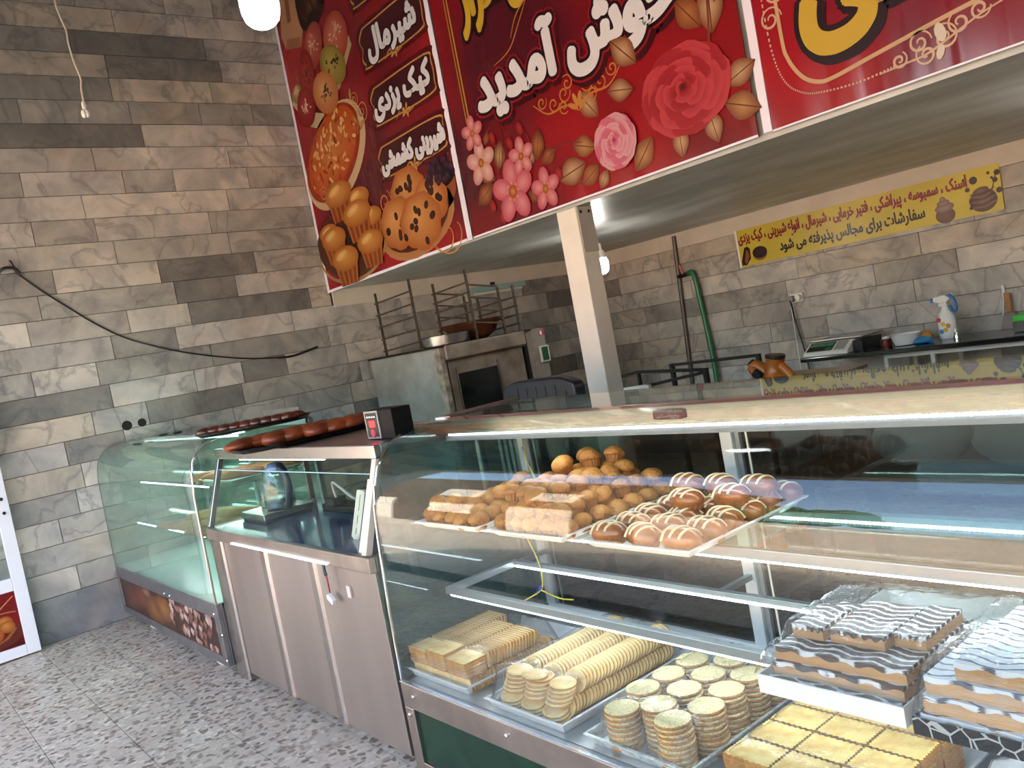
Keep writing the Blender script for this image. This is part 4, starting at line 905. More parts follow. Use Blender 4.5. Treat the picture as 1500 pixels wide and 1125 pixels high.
# low metal stand behind the case
t = thing('metal_rack', 'black and grey metal stand of thin bars against the back wall below the hose', 'rack', (3.0, 4.6, 0))
for x in (2.62, 3.42):
    for y in (4.5, 5.1): B().box(x-.015, x+.015, y-.015, y+.015, 0, 1.13).build('post', m_dark, t)
for p, q in (((2.60, 4.5, 1.13), (2.82, 4.5, 1.155)), ((2.82, 4.5, 1.155), (3.44, 4.5, 1.12)), ((2.86, 4.52, 1.045), (3.42, 4.52, 1.105)), ((2.62, 5.1, 1.12), (3.42, 5.1, 1.12)), ((2.62, 4.5, .98), (3.42, 4.5, .99)), ((2.62, 4.5, .75), (3.42, 4.5, .75)), ((2.62, 5.1, .75), (3.42, 5.1, .75)), ((2.82, 4.5, 1.0), (2.82, 4.5, 1.15))): B().beam(p, q, .02, .022).build('bar', m_dark, t)
k = B(); k.beam((2.62, 4.46, 1.035), (2.92, 4.46, 1.05), .03, .03); k.beam((2.93, 4.46, 1.06), (2.93, 4.46, .9), .03, .03); k.build('white_pipe', m_offw, t)
# water pipe, valve, hose
t = thing('water_pipe', 'thin dark metal water pipe running down the back wall', 'pipe', (1.35, 6.87, .2))
B().tube([(1.405, 6.872, 2.26), (1.36, 6.872, 1.5), (1.30, 6.872, .5), (1.29, 6.872, .1)], .022, 10).build('pipe', M('pipe_steel', '#5f5a54', .45, .6), t, smooth=1)
B().cyl((1.385, 6.865, 1.845), (1.53, 6.85, 1.855), .022, 10).build('valve_body', m_black, t)
B().beam((1.465, 6.835, 1.865), (1.45, 6.83, 1.955), .018, .022).build('valve_handle', M('red_handle', '#a3222a', .4), t)
t = B().tube(bez([(1.53, 6.845, 1.86), (1.58, 6.84, 1.86), (1.605, 6.84, 1.78), (1.62, 6.84, 1.60), (1.64, 6.84, 1.3), (1.665, 6.83, .9), (1.67, 6.8, .4), (1.7, 6.7, .02)]), .024, 10).build('garden_hose', M('hose_green', '#1d6b3e', .35), None, smooth=1, loc=(1.67, 6.8, .03)); tag(t, 'green rubber hose hanging from the red-handled tap on the back wall', 'hose')
# socket with plugs and cables
t = thing('wall_socket', 'double wall socket with white plugs and black cables on the back wall', 'socket', (2.64, 6.88, 1.42))
B().box(2.60, 2.73, 6.872, 6.9, 1.39, 1.475).build('plate', m_offw, t, bevel=.006)
k = B(); k.cyl((2.63, 6.872, 1.43), (2.63, 6.82, 1.43), .03, 12); k.build('plug', M('grey_plug', '#8a857d', .5), t)
B().cyl((2.70, 6.872, 1.435), (2.70, 6.83, 1.435), .026, 12).build('plug', m_white, t)
B().tube(bez([(2.63, 6.82, 1.42), (2.635, 6.83, 1.36), (2.63, 6.86, 1.2), (2.67, 6.86, .95), (2.70, 6.86, .6)]), .008, 6).build('cable', m_black, t)
B().tube(bez([(2.635, 6.82, 1.40), (2.62, 6.84, 1.30), (2.60, 6.865, 1.0), (2.60, 6.865, .6)]), .004, 6).build('cable', m_white, t)
# black worktop with items
t = thing('worktop_table', 'long black worktop on a white metal frame along the back wall', 'worktop', (4.5, 6.55, 0))
B().box(3.0, 7.6, 6.25, 6.885, .905, .94).build('top', M('black_stone', '#15161a', .15, spec=.6, var=.3, scale=10), t, bevel=.006)
B().box(3.66, 7.5, 6.36, 6.39, .862, .904).build('rail', m_offw, t)
B().box(3.66, 7.5, 6.82, 6.85, .862, .904).build('rail', m_offw, t)
for x in (3.66, 4.02, 5.3, 6.6, 7.45):
    for y in (6.36, 6.82): B().box(x, x+.03, y, y+.03, 0, .862).build('leg', m_offw, t)
ZK = .941
t = thing('weighing_scale', 'white electronic weighing scale with green displays on the black worktop', 'scale', (3.25, 6.45, ZK))
k = B(); k.prism([(6.30, ZK), (6.72, ZK), (6.72, ZK+.09), (6.44, ZK+.10), (6.31, ZK+.03)], 3.0, 3.40, 'x'); k.build('body', m_offw, t, bevel=.006)
def on_face(x0, x1, a, b, th): 
    p = Vector((0, 6.31, ZK+.03)); q = Vector((0, 6.44, ZK+.10)); nrm = Vector((0, -.07, .13)).normalized()
    c = [p+(q-p)*a, p+(q-p)*b]; c += [c[1]+nrm*th, c[0]+nrm*th]; return B().prism([(v.y, v.z) for v in c], x0, x1, 'x')
on_face(3.02, 3.25, .12, .92, .003).build('display_panel', m_black, t)
for i in range(3): on_face(3.03+.073*i, 3.095+.073*i, .52, .84, .005).build('display', M('lcd_green', '#2f7c66', .3) if i == 0 else bpy.data.materials['lcd_green'], t)
on_face(3.19, 3.24, .15, .36, .005).build('display', bpy.data.materials['lcd_green'], t)
on_face(3.27, 3.36, .12, .9, .003).build('keypad', M('keypad_grey', '#9a968c', .5), t)
B().box(3.0, 3.46, 6.44, 6.80, ZK+.105, ZK+.118).build('weighing_plate', m_steel, t, bevel=.004)
B().box(3.40, 3.48, 6.40, 6.72, ZK, ZK+.085).build('side_housing', m_black, t)
t = thing('plastic_bowl', 'white plastic bowl on the black worktop beside the scale', 'bowl', (3.80, 6.5, ZK))
B().lathe([(.075, 0), (.085, .005), (.112, .085), (.118, .088), (.108, .084), (.08, .01)], 3.79, 6.5, ZK, 28).build('bowl_body', m_white, t, smooth=1)
t = thing('small_jar', 'small dark red jar with pale lid between scale and bowl', 'jar', (3.60, 6.55, ZK))
B().lathe([(.04, 0), (.042, .01), (.042, .055), (.03, .06)], 3.60, 6.55, ZK, 16).build('body', M('jar_red', '#6a231b', .3), t, smooth=1)
B().lathe([(.03, 0), (.028, .02)], 3.60, 6.55, ZK+.06, 14).build('lid', m_offw, t)
t = thing('cleaning_cloth', 'crumpled blue and orange cloth in front of the spray bottle', 'cloth', (3.94, 6.45, ZK))
k = B(); k.ell((3.94, 6.46, ZK+.022), (.075, .05, .03), 16, 8, wob=.35, z0=-.7); k.build('cloth', M('cloth_blue', '#3c86b4', .8), t, smooth=1)
k = B(); k.ell((3.93, 6.54, ZK+.04), (.05, .04, .045), 14, 8, wob=.3, z0=-.85); k.build('sponge', M('sponge_orange', '#b9823a', .9), t, smooth=1)
t = thing('spray_bottle', 'white spray bottle with blue trigger and flower label', 'bottle', (4.05, 6.6, ZK))
B().lathe([(.06, 0), (.066, .01), (.066, .14), (.05, .19), (.026, .225), (.024, .25)], 4.06, 6.62, ZK, 22, sx=1.05, sy=.7).build('bottle_body', m_white, t, smooth=1)
B().box(4.03, 4.09, 6.59, 6.65, ZK+.25, ZK+.275).build('collar', m_white, t)
k = B(); k.prism([(3.985, ZK+.29), (3.99, ZK+.325), (4.08, ZK+.335), (4.115, ZK+.30), (4.08, ZK+.275), (4.03, ZK+.275)], 6.60, 6.64, 'y'); k.build('spray_head', m_white, t, bevel=.006)
B().box(3.968, 3.988, 6.603, 6.637, ZK+.285, ZK+.318).build('nozzle', M('blue_nozzle', '#2b6fa8', .4), t)
B().tube(bez([(4.10, 6.62, ZK+.33), (4.135, 6.62, ZK+.29), (4.145, 6.62, ZK+.22), (4.12, 6.62, ZK+.20), (4.098, 6.62, ZK+.25)]), .011, 8).build('trigger_grip', bpy.data.materials['blue_nozzle'], t, smooth=1)
for x, z, c in ((4.06, .07, '#e0b321'), (4.085, .10, '#d98c1d'), (4.05, .115, '#e0b321'), (4.03, .06, '#3c86b4'), (4.02, .15, '#c23a3a')):
    B().lathe([(.018, 0), (.016, .003)], n=12).rot(Matrix.Translation((x, 6.575, ZK+z)) @ Matrix.Rotation(PI/2, 4, 'X')).build('label_flower', M('flower_'+c[1:], c, .5), t)
t = thing('piping_nozzle', 'small shiny steel cone standing on the black worktop', 'nozzle', (4.16, 6.45, ZK))
B().lathe([(.026, 0), (.026, .012), (.014, .06), (.005, .085)], 4.17, 6.5, ZK, 16).build('cone', m_chrome, t, smooth=1)
t = thing('scraper', 'broad dough scraper with wooden handle leaning on the back wall', 'scraper', (4.42, 6.8, ZK))
B().prism([(4.345, ZK), (4.49, ZK), (4.465, ZK+.10), (4.44, ZK+.13), (4.395, ZK+.13), (4.37, ZK+.10)], 6.845, 6.85, 'y').build('blade', M('blade_steel', '#6a625c', .35, .7), t)
B().box(4.395, 4.44, 6.837, 6.858, ZK+.12, ZK+.27).build('handle', M('wood_handle', '#b07d43', .5, var=.3, scale=12), t, bevel=.007)
t = thing('wall_hanger', 'white plastic hanger with cord on the wall above the scraper', 'hanger', (4.40, 6.88, 1.2))
B().box(4.372, 4.395, 6.878, 6.899, 1.17, 1.27).build('plate', m_white, t, bevel=.005)
B().tube(bez([(4.38, 6.885, 1.17), (4.36, 6.885, 1.06), (4.345, 6.885, .95)]), .006, 8).build('cord', m_white, t)
t = thing('food_container', 'clear container with bright green lid at the end of the worktop', 'container', (4.66, 6.6, ZK))
B().box(4.555, 4.80, 6.5, 6.7, ZK, ZK+.075).build('container_body', glass('container_clear', '#cfd3d0', haze=.35, hcol='#8f918c'), t, bevel=.008)
B().box(4.565, 4.81, 6.49, 6.71, ZK+.075, ZK+.125).build('lid', M('lid_green', '#35b53a', .35), t, bevel=.008)
# orange machine on a stand
t = thing('steel_table', 'small steel work table behind the display case', 'table', (3.95, 4.6, 0))
B().box(3.6, 4.3, 4.3, 4.95, .985, 1.005).build('table_top', m_steel_d, t)
for x in (3.62, 4.25):
    for y in (4.32, 4.9): B().box(x, x+.03, y, y+.03, 0, .985).build('leg', m_steel_d, t)
t = thing('orange_machine', 'orange hand-operated machine with three dark-ended tubes behind the case', 'machine', (3.93, 4.5, 1.006))
m_or = M('orange_enamel', '#b5651a', .35, var=.3, scale=9)
B().tube(bez([(3.955, 4.5, 1.008), (3.945, 4.5, 1.07), (3.965, 4.5, 1.15)]), [.085, .082, .08, .078, .074, .070, .067, .064, .062, .06, .058, .057, .056, .056, .056, .058, .06], 16).build('barrel', m_or, t, smooth=1)
B().cyl((3.965, 4.5, 1.15), (3.968, 4.5, 1.168), .061, 16).build('barrel_cap', m_black, t)
B().tube(bez([(3.90, 4.5, 1.035), (3.86, 4.5, 1.09), (3.82, 4.5, 1.115), (3.80, 4.49, 1.10), (3.83, 4.48, 1.065)]), .034, 10).build('spout', m_or, t, smooth=1)
B().cyl((3.825, 4.48, 1.07), (3.87, 4.47, 1.035), .036, 10).build('spout_end', m_black, t)
B().cyl((3.80, 4.5, 1.12), (3.785, 4.5, 1.135), .03, 10).build('spout_cap', m_black, t)
B().tube(bez([(3.99, 4.5, 1.10), (4.03, 4.5, 1.06), (4.06, 4.5, 1.02)]), .03, 10).build('crank', m_or, t, smooth=1)
# table with bags behind the case
t = thing('wooden_table', 'plain table behind the display case carrying white plastic bags', 'table', (6, 2.9, 0))
B().box(5.3, 7.2, 2.42, 3.0, .92, .95).build('table_top', M('table_wood', '#6f5a45', .6, var=.3), t)
for x in (5.34, 7.1):
    for y in (2.46, 2.92): B().box(x, x+.05, y, y+.05, 0, .92).build('leg', m_dark, t)
m_bag = M('milky_bag', '#e3ecee', .35, bump=.5, bscale=10)
for x, lab in ((5.73, 'white tied plastic bag on the table behind the case, left one'), (6.04, 'white tied plastic bag on the table behind the case, right one')):
    k = B(); k.ell((x, 2.62, 1.04), (.145, .14, .09), 20, 10, wob=.12, z0=-.9); k.tube([(x, 2.62, 1.12), (x, 2.62, 1.16), (x+.02, 2.62, 1.2)], [.02, .03, .05], 8); tag(k.build('plastic_bag', m_bag, None, smooth=180, loc=(x, 2.62, .951)), lab, 'bag')
# ---------------------------------------------------------------- printed banners (flat print laid on real sheets)
mp_, n_, l_, b_ = nodes('print_ink')
at = n_.new('ShaderNodeVertexColor'); at.layer_name = 'Col'; mm_ = n_.new('ShaderNodeMix'); mm_.data_type = 'RGBA'; mm_.blend_type = 'MULTIPLY'; mm_.inputs[0].default_value = 1; mm_.inputs[7].default_value = (.55, .55, .55, 1); l_.new(at.outputs[0], mm_.inputs[6]); l_.new(mm_.outputs[2], b_.inputs['Base Color']); b_.inputs['Roughness'].default_value = .28; b_.inputs['Specular IOR Level'].default_value = .35
m_print = mp_
class Print:
    def __init__(s, y0, step=.00012): s.v = []; s.f = []; s.c = []; s.m = []; s.y0 = y0; s.l = 0; s.st = step
    def raw(s, pts, faces, cols):
        s.l += 1; k = len(s.v); s.m.append((k, len(s.f))); y = s.y0-s.l*s.st
        s.v += [(p[0], y, p[1]) for p in pts]; s.f += [tuple(i+k for i in f) for f in faces]
        cl = [lin(c) if isinstance(c, str) else c for c in cols]
        s.c += cl if len(cl) == len(pts) else [cl[0]]*len(pts); return s
    def poly(s, pts, c): return s.raw(pts, [tuple(range(len(pts)))], [c])
    def disc(s, x, z, rx, rz=None, rot=0, c0='#ffffff', c1=None, n=22, f=None, off=(0, 0)):
        rz = rz or rx; c1 = c1 or c0; P = [(x+off[0]*rx, z+off[1]*rz)]
        for i in range(n):
            a = 2*PI*i/n; q = f(a) if f else 1; u, w = rx*q*math.cos(a), rz*q*math.sin(a)
            P.append((x+u*math.cos(rot)-w*math.sin(rot), z+u*math.sin(rot)+w*math.cos(rot)))
        return s.raw(P, [(0, i+1, (i+1) % n+1) for i in range(n)], [lin(c0)]+[lin(c1)]*n)
    def stroke(s, pts, w, c, taper=0, closed=False):
        P = [Vector((p[0], p[1])) for p in pts]; L = []; R = []; n = len(P)
        for i, p in enumerate(P):
            d = (P[(i+1) % n if closed else min(i+1, n-1)]-P[i-1 if (closed or i) else 0]); d = d.normalized() if d.length else Vector((1, 0)); u = Vector((-d.y, d.x))*(w/2)*((1-taper*abs(2*i/(n-1)-1)) if taper else 1)
            L.append(p+u); R.append(p-u)
        v = [tuple(q) for q in L+R]; m = n if closed else n-1
        return s.raw(v, [(i, (i+1) % n, n+(i+1) % n, n+i) for i in range(m)], [c])
    def build(s, name, parent):
        if name.endswith('_scrolls'):
            m = s.m+[(len(s.v), len(s.f))]
            for (a, fa), (b, fb) in zip(m, m[1:]):
                q = Print(s.y0); q.v = s.v[a:b]; q.c = s.c[a:b]; q.f = [tuple(i-a for i in f) for f in s.f[fa:fb]]; q.build(name[:-1], parent)
            return
        off = wloc(parent); me = bpy.data.meshes.new(name); me.from_pydata([tuple(Vector(p)-off) for p in s.v], [], s.f)
        a = me.color_attributes.new('Col', 'FLOAT_COLOR', 'POINT')
        a.data.foreach_set('color', [x for c in s.c for x in c])
        bm = bmesh.new(); bm.from_mesh(me)
        for f in bm.faces:
            f.normal_update()
            if f.normal.y > 0: f.normal_flip()
        bm.to_mesh(me); bm.free()
        me.materials.append(m_print); o = bpy.data.objects.new(name, me); COL.objects.link(o); o.parent = parent; return o
def cat(pts, k=6): return [(p.x, p.y) for p in bez([(a, b, 0) for a, b in pts], k)]
# Persian lettering: contextual letter forms, laid right to left
AF_ = {'ا': 'FE8D FE8E', 'آ': 'FE81 FE82', 'ب': 'FE8F FE90 FE91 FE92', 'پ': 'FB56 FB57 FB58 FB59', 'ت': 'FE95 FE96 FE97 FE98', 'ج': 'FE9D FE9E FE9F FEA0', 'خ': 'FEA5 FEA6 FEA7 FEA8', 'د': 'FEA9 FEAA', 'ذ': 'FEAB FEAC', 'ر': 'FEAD FEAE', 'ز': 'FEAF FEB0', 'س': 'FEB1 FEB2 FEB3 FEB4', 'ش': 'FEB5 FEB6 FEB7 FEB8', 'ع': 'FEC9 FECA FECB FECC', 'ف': 'FED1 FED2 FED3 FED4', 'ک': 'FB8E FB8F FB90 FB91', 'ل': 'FEDD FEDE FEDF FEE0', 'م': 'FEE1 FEE2 FEE3 FEE4', 'ن': 'FEE5 FEE6 FEE7 FEE8', 'و': 'FEED FEEE', 'ه': 'FEE9 FEEA FEEB FEEC', 'ی': 'FBFC FBFD FBFE FBFF'}
AF_ = {k: [chr(int(x, 16)) for x in v.split()] for k, v in AF_.items()}
def shape(s):
    out = []
    for i, ch in enumerate(s):
        f = AF_.get(ch)
        if not f: out.append(ch); continue
        pj = i > 0 and len(AF_.get(s[i-1], ())) == 4; nj = len(f) == 4 and i+1 < len(s) and s[i+1] in AF_
        out.append(f[(2 if nj else 0)+(1 if pj else 0)])
    return ''.join(reversed(out))
TCACHE = {}
def glyphs(s):
    if s in TCACHE: return TCACHE[s]
    cu = bpy.data.curves.new('t', 'FONT'); cu.body = shape(s); cu.size = 1; cu.resolution_u = 4
    o = bpy.data.objects.new('t', cu); COL.objects.link(o); dg = bpy.context.evaluated_depsgraph_get(); dg.update()
    me = bpy.data.meshes.new_from_object(o.evaluated_get(dg)); v = [(p.co.x, p.co.y) for p in me.vertices]; f = [tuple(p.vertices) for p in me.polygons]
    bpy.data.objects.remove(o); bpy.data.meshes.remove(me); TCACHE[s] = (v, f); return v, f
def text(P, s, x0, x1, z0, z1, col, r=.0, outline=(), shadow=None, slant=0, rise=0):
    v, f = glyphs(s)
    if not v: return
    ax, bx = min(p[0] for p in v), max(p[0] for p in v); az, bz = min(p[1] for p in v), max(p[1] for p in v)
    q = [(x0+(p[0]-ax)/(bx-ax)*(x1-x0), z0+(p[1]-az)/(bz-az)*(z1-z0)) for p in v]
    q = [(a+slant*(b-z0), b+rise*(a-x0)) for a, b in q]
    def lay(rad, c, n, dx=0, dz=0):
        for i in range(n):
            a = 2*PI*i/n; P.raw([(x+dx+rad*math.cos(a), z+dz+rad*math.sin(a)) for x, z in q], f, [c]); 
            P.l -= .8
        P.l += 1
    if shadow: lay(shadow[0], shadow[1], 10, shadow[2], shadow[3])
    for rad, c in outline: lay(rad, c, 14)
    if r: lay(r, col, 12)
    P.raw(q, f, [col])
YP = 3.657
RED = ('#8c1116', '#6b0a12')
def banner_mat(name, c0, c1, c2):
    m, n, l, b = nodes(name); g_ = n.new('ShaderNodeNewGeometry'); nz = n.new('ShaderNodeTexNoise'); nz.inputs['Scale'].default_value = .9; nz.inputs['Detail'].default_value = 2; l.new(g_.outputs['Position'], nz.inputs['Vector'])
    r = n.new('ShaderNodeValToRGB'); e = r.color_ramp.elements; e[0].position = .35; e[0].color = lin(c2); e[1].position = .65; e[1].color = lin(c0); q = r.color_ramp.elements.new(.5); q.color = lin(c1)
    l.new(nz.outputs['Fac'], r.inputs[0]); l.new(r.outputs[0], b.inputs['Base Color']); b.inputs['Roughness'].default_value = .22; b.inputs['Specular IOR Level'].default_value = .5
    mp = n.new('ShaderNodeMapping'); mp.inputs['Scale'].default_value = (3.2, 1, .5); l.new(g_.outputs['Position'], mp.inputs[0]); n2 = n.new('ShaderNodeTexNoise'); n2.inputs['Scale'].default_value = 1.6; l.new(mp.outputs[0], n2.inputs['Vector'])
    bp = n.new('ShaderNodeBump'); bp.inputs['Strength'].default_value = .5; bp.inputs['Distance'].default_value = .05; l.new(n2.outputs['Fac'], bp.inputs['Height']); l.new(bp.outputs[0], b.inputs['Normal'])
    return m
def banner(label, x0, x1, zb0, zb1, mat, border):
    t = thing('banner', label, 'banner', ((x0+x1)/2, 3.66, zb0), 'red banners on the beam')
    B().prism([(x0, zb0), (x1, zb1), (x1, 5.1), (x0, 5.1)], 3.66, 3.668, 'y').build('sheet', mat, t)
    k = B()
    for q in border: k.prism(q, 3.6572, 3.6598, 'y')
    k.build('white_border', M('banner_white', '#d7d3e2', .35), t); return t
# --- left banner
bA_ = banner('left red banner with pictures of breads, muffins and cookies', .012, 2.262, 2.262, 2.292, banner_mat('red_vinyl_left', '#92141a', '#760e18', '#4b0e19'),
    [[(.012, 2.262), (.05, 2.262), (.05, 5.1), (.012, 5.1)], [(2.228, 2.292), (2.284, 2.292), (2.284, 5.1), (2.228, 5.1)], [(.05, 2.262), (2.222, 2.291), (2.222, 2.312), (.05, 2.284)]])
def muffin_print(x, z, s):
    P = Print(YP); k0 = len(P.v); P.poly([(x-.86*s, z+.1*s), (x+.86*s, z+.1*s), (x+.62*s, z-1.1*s), (x-.62*s, z-1.1*s)], '#a5511d')
    for i in range(9): u = -.76+1.52*i/8; P.stroke([(x+u*s, z+.0*s), (x+u*.75*s, z-1.09*s)], .06*s, '#7c3512' if i % 2 else '#c9793a')
    P.disc(x, z+.22*s, .98*s, .62*s, 0, '#efb05a', '#b5651f', off=(-.2, .3)); P.disc(x-.2*s, z+.42*s, .45*s, .2*s, .3, '#ffd795', '#eeae58')
    P.v = [(x+(a-x)*1.22, b, z+(c-z)*.86) for a, b, c in P.v]; P.build('printed_muffin', bA_)
P = Print(YP); P.disc(.58, 2.60, .60, .30, -.1, '#2d1212', '#5b2a1a'); P.stroke([(.58+.58*math.cos(a*.1), 2.56+.27*math.sin(a*.1)) for a in range(31, 64)], .03, '#b98a52'); P.build('printed_plate', bA_)
YP -= .0025
for x, z, s in ((.86, 2.90, .16), (.26, 2.73, .15), (.55, 3.0, .20), (1.02, 2.72, .14), (.33, 2.66, .19), (.80, 2.78, .20), (.93, 2.52, .18), (.47, 2.46, .2)): muffin_print(x, z, s); YP -= .0009
YP = 3.657
P = Print(YP); P.disc(1.62, 2.56, .54, .26, .1, '#8c4a26', '#c98a58'); P.disc(1.62, 2.58, .48, .22, .1, '#3b1712', '#5d2416'); P.build('printed_plate', bA_)
YP -= .001
for x, z, s in ((1.60, 2.80, .21), (1.87, 2.66, .20), (1.39, 2.60, .23), (1.70, 2.55, .245)):
    P = Print(YP); P.disc(x, z, s*1.15, s*.88, 0, '#f0b06a', '#b9652a', f=lambda a: 1+.05*math.sin(7*a), off=(-.2, .3))
    rr = random.Random(int(x*100))
    for i in range(9): a = rr.uniform(0, 6.3); q = s*rr.uniform(.15, .78); P.disc(x+q*math.cos(a), z+q*math.sin(a)*.9, .034, .026, a, '#5a2a1c', '#2a100c', 10)
    P.build('printed_cookie', bA_); YP -= .0009
YP = 3.657
P = Print(YP); P.poly(cat([(1.86, 2.80), (1.88, 2.68), (1.98, 2.58), (2.10, 2.57), (2.20, 2.66), (2.22, 2.78)]), '#a0562a'); P.disc(2.05, 2.80, .185, .09, .0, '#2e1526', '#1c0c18')
for i in range(34): a = rnd.uniform(0, 6.3); q = rnd.uniform(0, 1)**.5; P.disc(2.05+.16*q*math.cos(a), 2.83+.09*q*math.sin(a), .03, .03, 0, '#5a3350', '#25121f', 10, off=(-.3, .3))
P.build('printed_berry_bowl', bA_)
P = Print(YP); P.disc(.61, 3.34, .60, .36, .35, '#c9a27a', '#e0bf97', n=40); P.disc(.58, 3.37, .55, .32, .35, '#d8692c', '#a02c12', n=40); P.disc(.58, 3.39, .50, .28, .35, '#df8a45', '#c4501f', n=36)
for i in range(120): a = rnd.uniform(0, 6.3); q = rnd.uniform(0, 1)**.5; u, w = .47*q*math.cos(a), .26*q*math.sin(a); P.disc(.58+u*.94-w*.34, 3.39+u*.34+w*.94, rnd.uniform(.018, .045), rnd.uniform(.012, .02), rnd.uniform(0, 3), rnd.choice(['#eeb26a', '#d06a2b', '#b23c15', '#f2c585']), None, 8); P.l -= .8
P.build('printed_round_bread', bA_)
P = Print(YP); P.poly([(.06, 3.98), (.30, 3.78), (.62, 3.70), (.86, 3.78), (1.22, 4.12), (1.12, 4.2), (.8, 4.0), (.3, 3.95)], '#5a1a14'); P.poly([(.06, 3.96), (.28, 3.70), (.52, 3.60), (.58, 3.72), (.30, 3.82), (.08, 4.0)], '#d9c39d'); P.poly([(.62, 3.75), (.92, 3.82), (1.22, 4.06), (1.20, 4.14), (.90, 3.92), (.62, 3.84)], '#c9ab80'); P.build('printed_paper', bA_)
YP -= .0008
for x, z, rx, rz, ro, c0, c1 in ((.62, 4.27, .2, .15, .8, '#d86a5a', '#a53a30'), (1.0, 4.20, .2, .2, .3, '#d97a62', '#b2402f'), (.42, 4.09, .14, .22, -.2, '#c93a38', '#8c1a20'), (.18, 4.02, .1, .07, .3, '#b7a24e', '#8c7a32'), (.30, 3.86, .17, .17, .2, '#c4383a', '#8f1b20'), (.88, 4.02, .22, .15, -.6, '#c9b25c', '#8d7a30'), (.68, 3.86, .22, .17, -.5, '#eab277', '#c4703a')):
    P = Print(YP); P.disc(x, z, rx, rz, ro, c0, c1, off=(-.2, .3)); rr = random.Random(int(x*77))
    for i in range(22): a = rr.uniform(0, 6.3); q = rr.uniform(0, .55); P.disc(x+rx*q*math.cos(a), z+.02+rz*q*math.sin(a), .018, .009, a, '#3a1a10' if (c0 in ('#c9b25c', '#eab277', '#c93a38')) else '#f0c8b0', None, 6); P.l -= .8
    P.build('printed_roll', bA_); YP -= .0006
YP = 3.657
P = Print(YP); P.poly([(.14, 4.66), (.10, 4.55), (.14, 4.42), (.42, 4.34), (.50, 4.45), (.46, 4.66), (.5, 4.9), (.2, 4.9)], '#d79a72'); P.poly([(.14, 4.42), (.42, 4.34), (.44, 4.42), (.2, 4.49)], '#b2714c'); P.poly([(.3, 4.9), (.26, 4.6), (.33, 4.6), (.38, 4.9)], '#9c5a3a'); P.build('printed_pastry_roll', bA_)
P = Print(YP); P.poly(cat([(.48, 4.9), (.46, 4.62), (.50, 4.46), (.66, 4.40), (.84, 4.42), (.96, 4.56), (1.0, 4.9)]), '#2d1212')
for i in range(9): P.stroke(cat([(.52+.05*i, 4.62+.03*(i % 3)), (.58+.04*i, 4.5+.02*(i % 4)), (.66+.03*i, 4.56+.03*(i % 2))], 4), .03, rnd.choice(['#5a2c1e', '#7a4a30', '#3d1a14']))
P.build('printed_chocolate', bA_)
def plaque(parent, x0, x1, z0, z1, s, tx0, tx1, tz0, tz1):
    P = Print(YP); w, h = x1-x0, z1-z0; c = .07
    def shp(d): return cat([(x0-d+c, z1+d), (x1+d-c, z1+d), (x1+d, z1+d-c), (x1+d, z0-d+c), (x1+d-c, z0-d), (x0-d+c*1.2, z0-d), (x0-d+c*.5, z0-d+c*.5), (x0-d, z0-d+c*1.2), (x0-d+.03, (z0+z1)/2), (x0-d, z1+d-c), (x0-d+c, z1+d)], 4)
    P.poly(shp(.03), '#5d0f17'); P.poly(shp(0), '#d49a55'); P.poly(shp(-.012), '#4a1520')
    P.stroke(cat([((x0+x1)/2-.12, z0-.02), ((x0+x1)/2-.04, z0+.03), ((x0+x1)/2+.02, z0-.02), ((x0+x1)/2+.12, z0-.01)]), .016, '#c98d4a', .5)
    for i in range(5): a = i*1.25; P.disc((x0+x1)/2+.02+.04*math.cos(a), z0+.0+.03*math.sin(a), .026, .012, a, '#d9a35c', None, 10)
    text(P, s, tx0, tx1, tz0, tz1, '#f6f6ff', .014, outline=((.026, '#2a0c14'),)); P.build('lettering', parent)
plaque(bA_, 1.32, 2.2, 4.27, 4.60, 'پیراشکی', 1.44, 2.08, 4.32, 4.55)
plaque(bA_, 1.33, 2.2, 3.80, 4.11, 'شیرمال', 1.44, 2.11, 3.82, 4.06)
plaque(bA_, 1.33, 2.2, 3.36, 3.65, 'کیک یزدی', 1.37, 2.15, 3.395, 3.61)
plaque(bA_, 1.28, 2.2, 2.965, 3.21, 'شیرینی کشمشی', 1.32, 2.19, 2.985, 3.155)
def swirl(P, x, z, s, c, fl=1, w=.012, turns=1.6, rot=0):
    pts = []
    for i in range(26):
        t = i/25; a = rot+fl*turns*2*PI*t; r = s*(1-.85*t); pts.append((x+r*math.cos(a), z+r*math.sin(a)))
    P.stroke(pts, w, c, .5)
P = Print(YP); swirl(P, 1.18, 3.55, .09, '#d49a55', 1, rot=4); swirl(P, 1.10, 3.66, .06, '#d49a55', -1, rot=2); P.stroke(cat([(1.05, 3.40), (1.10, 3.52), (1.08, 3.70)]), .012, '#d49a55', .6)
for x, z, a in ((1.05, 3.52, 2.2), (1.14, 3.45, .6), (1.05, 3.72, 1.4)): P.disc(x, z, .05, .02, a, '#d9a868', '#a8682c', 12)
swirl(P, 1.26, 2.80, .10, '#d49a55', -1, rot=1); swirl(P, .30, 3.10, .07, '#d49a55', 1); swirl(P, 2.0, 2.42, .2, '#e0a04c', 1, .014, .5, 3.6); swirl(P, 2.1, 2.45, .3, '#e0a04c', 1, .012, .45, 3.4)
P.build('gold_scrolls', bA_)
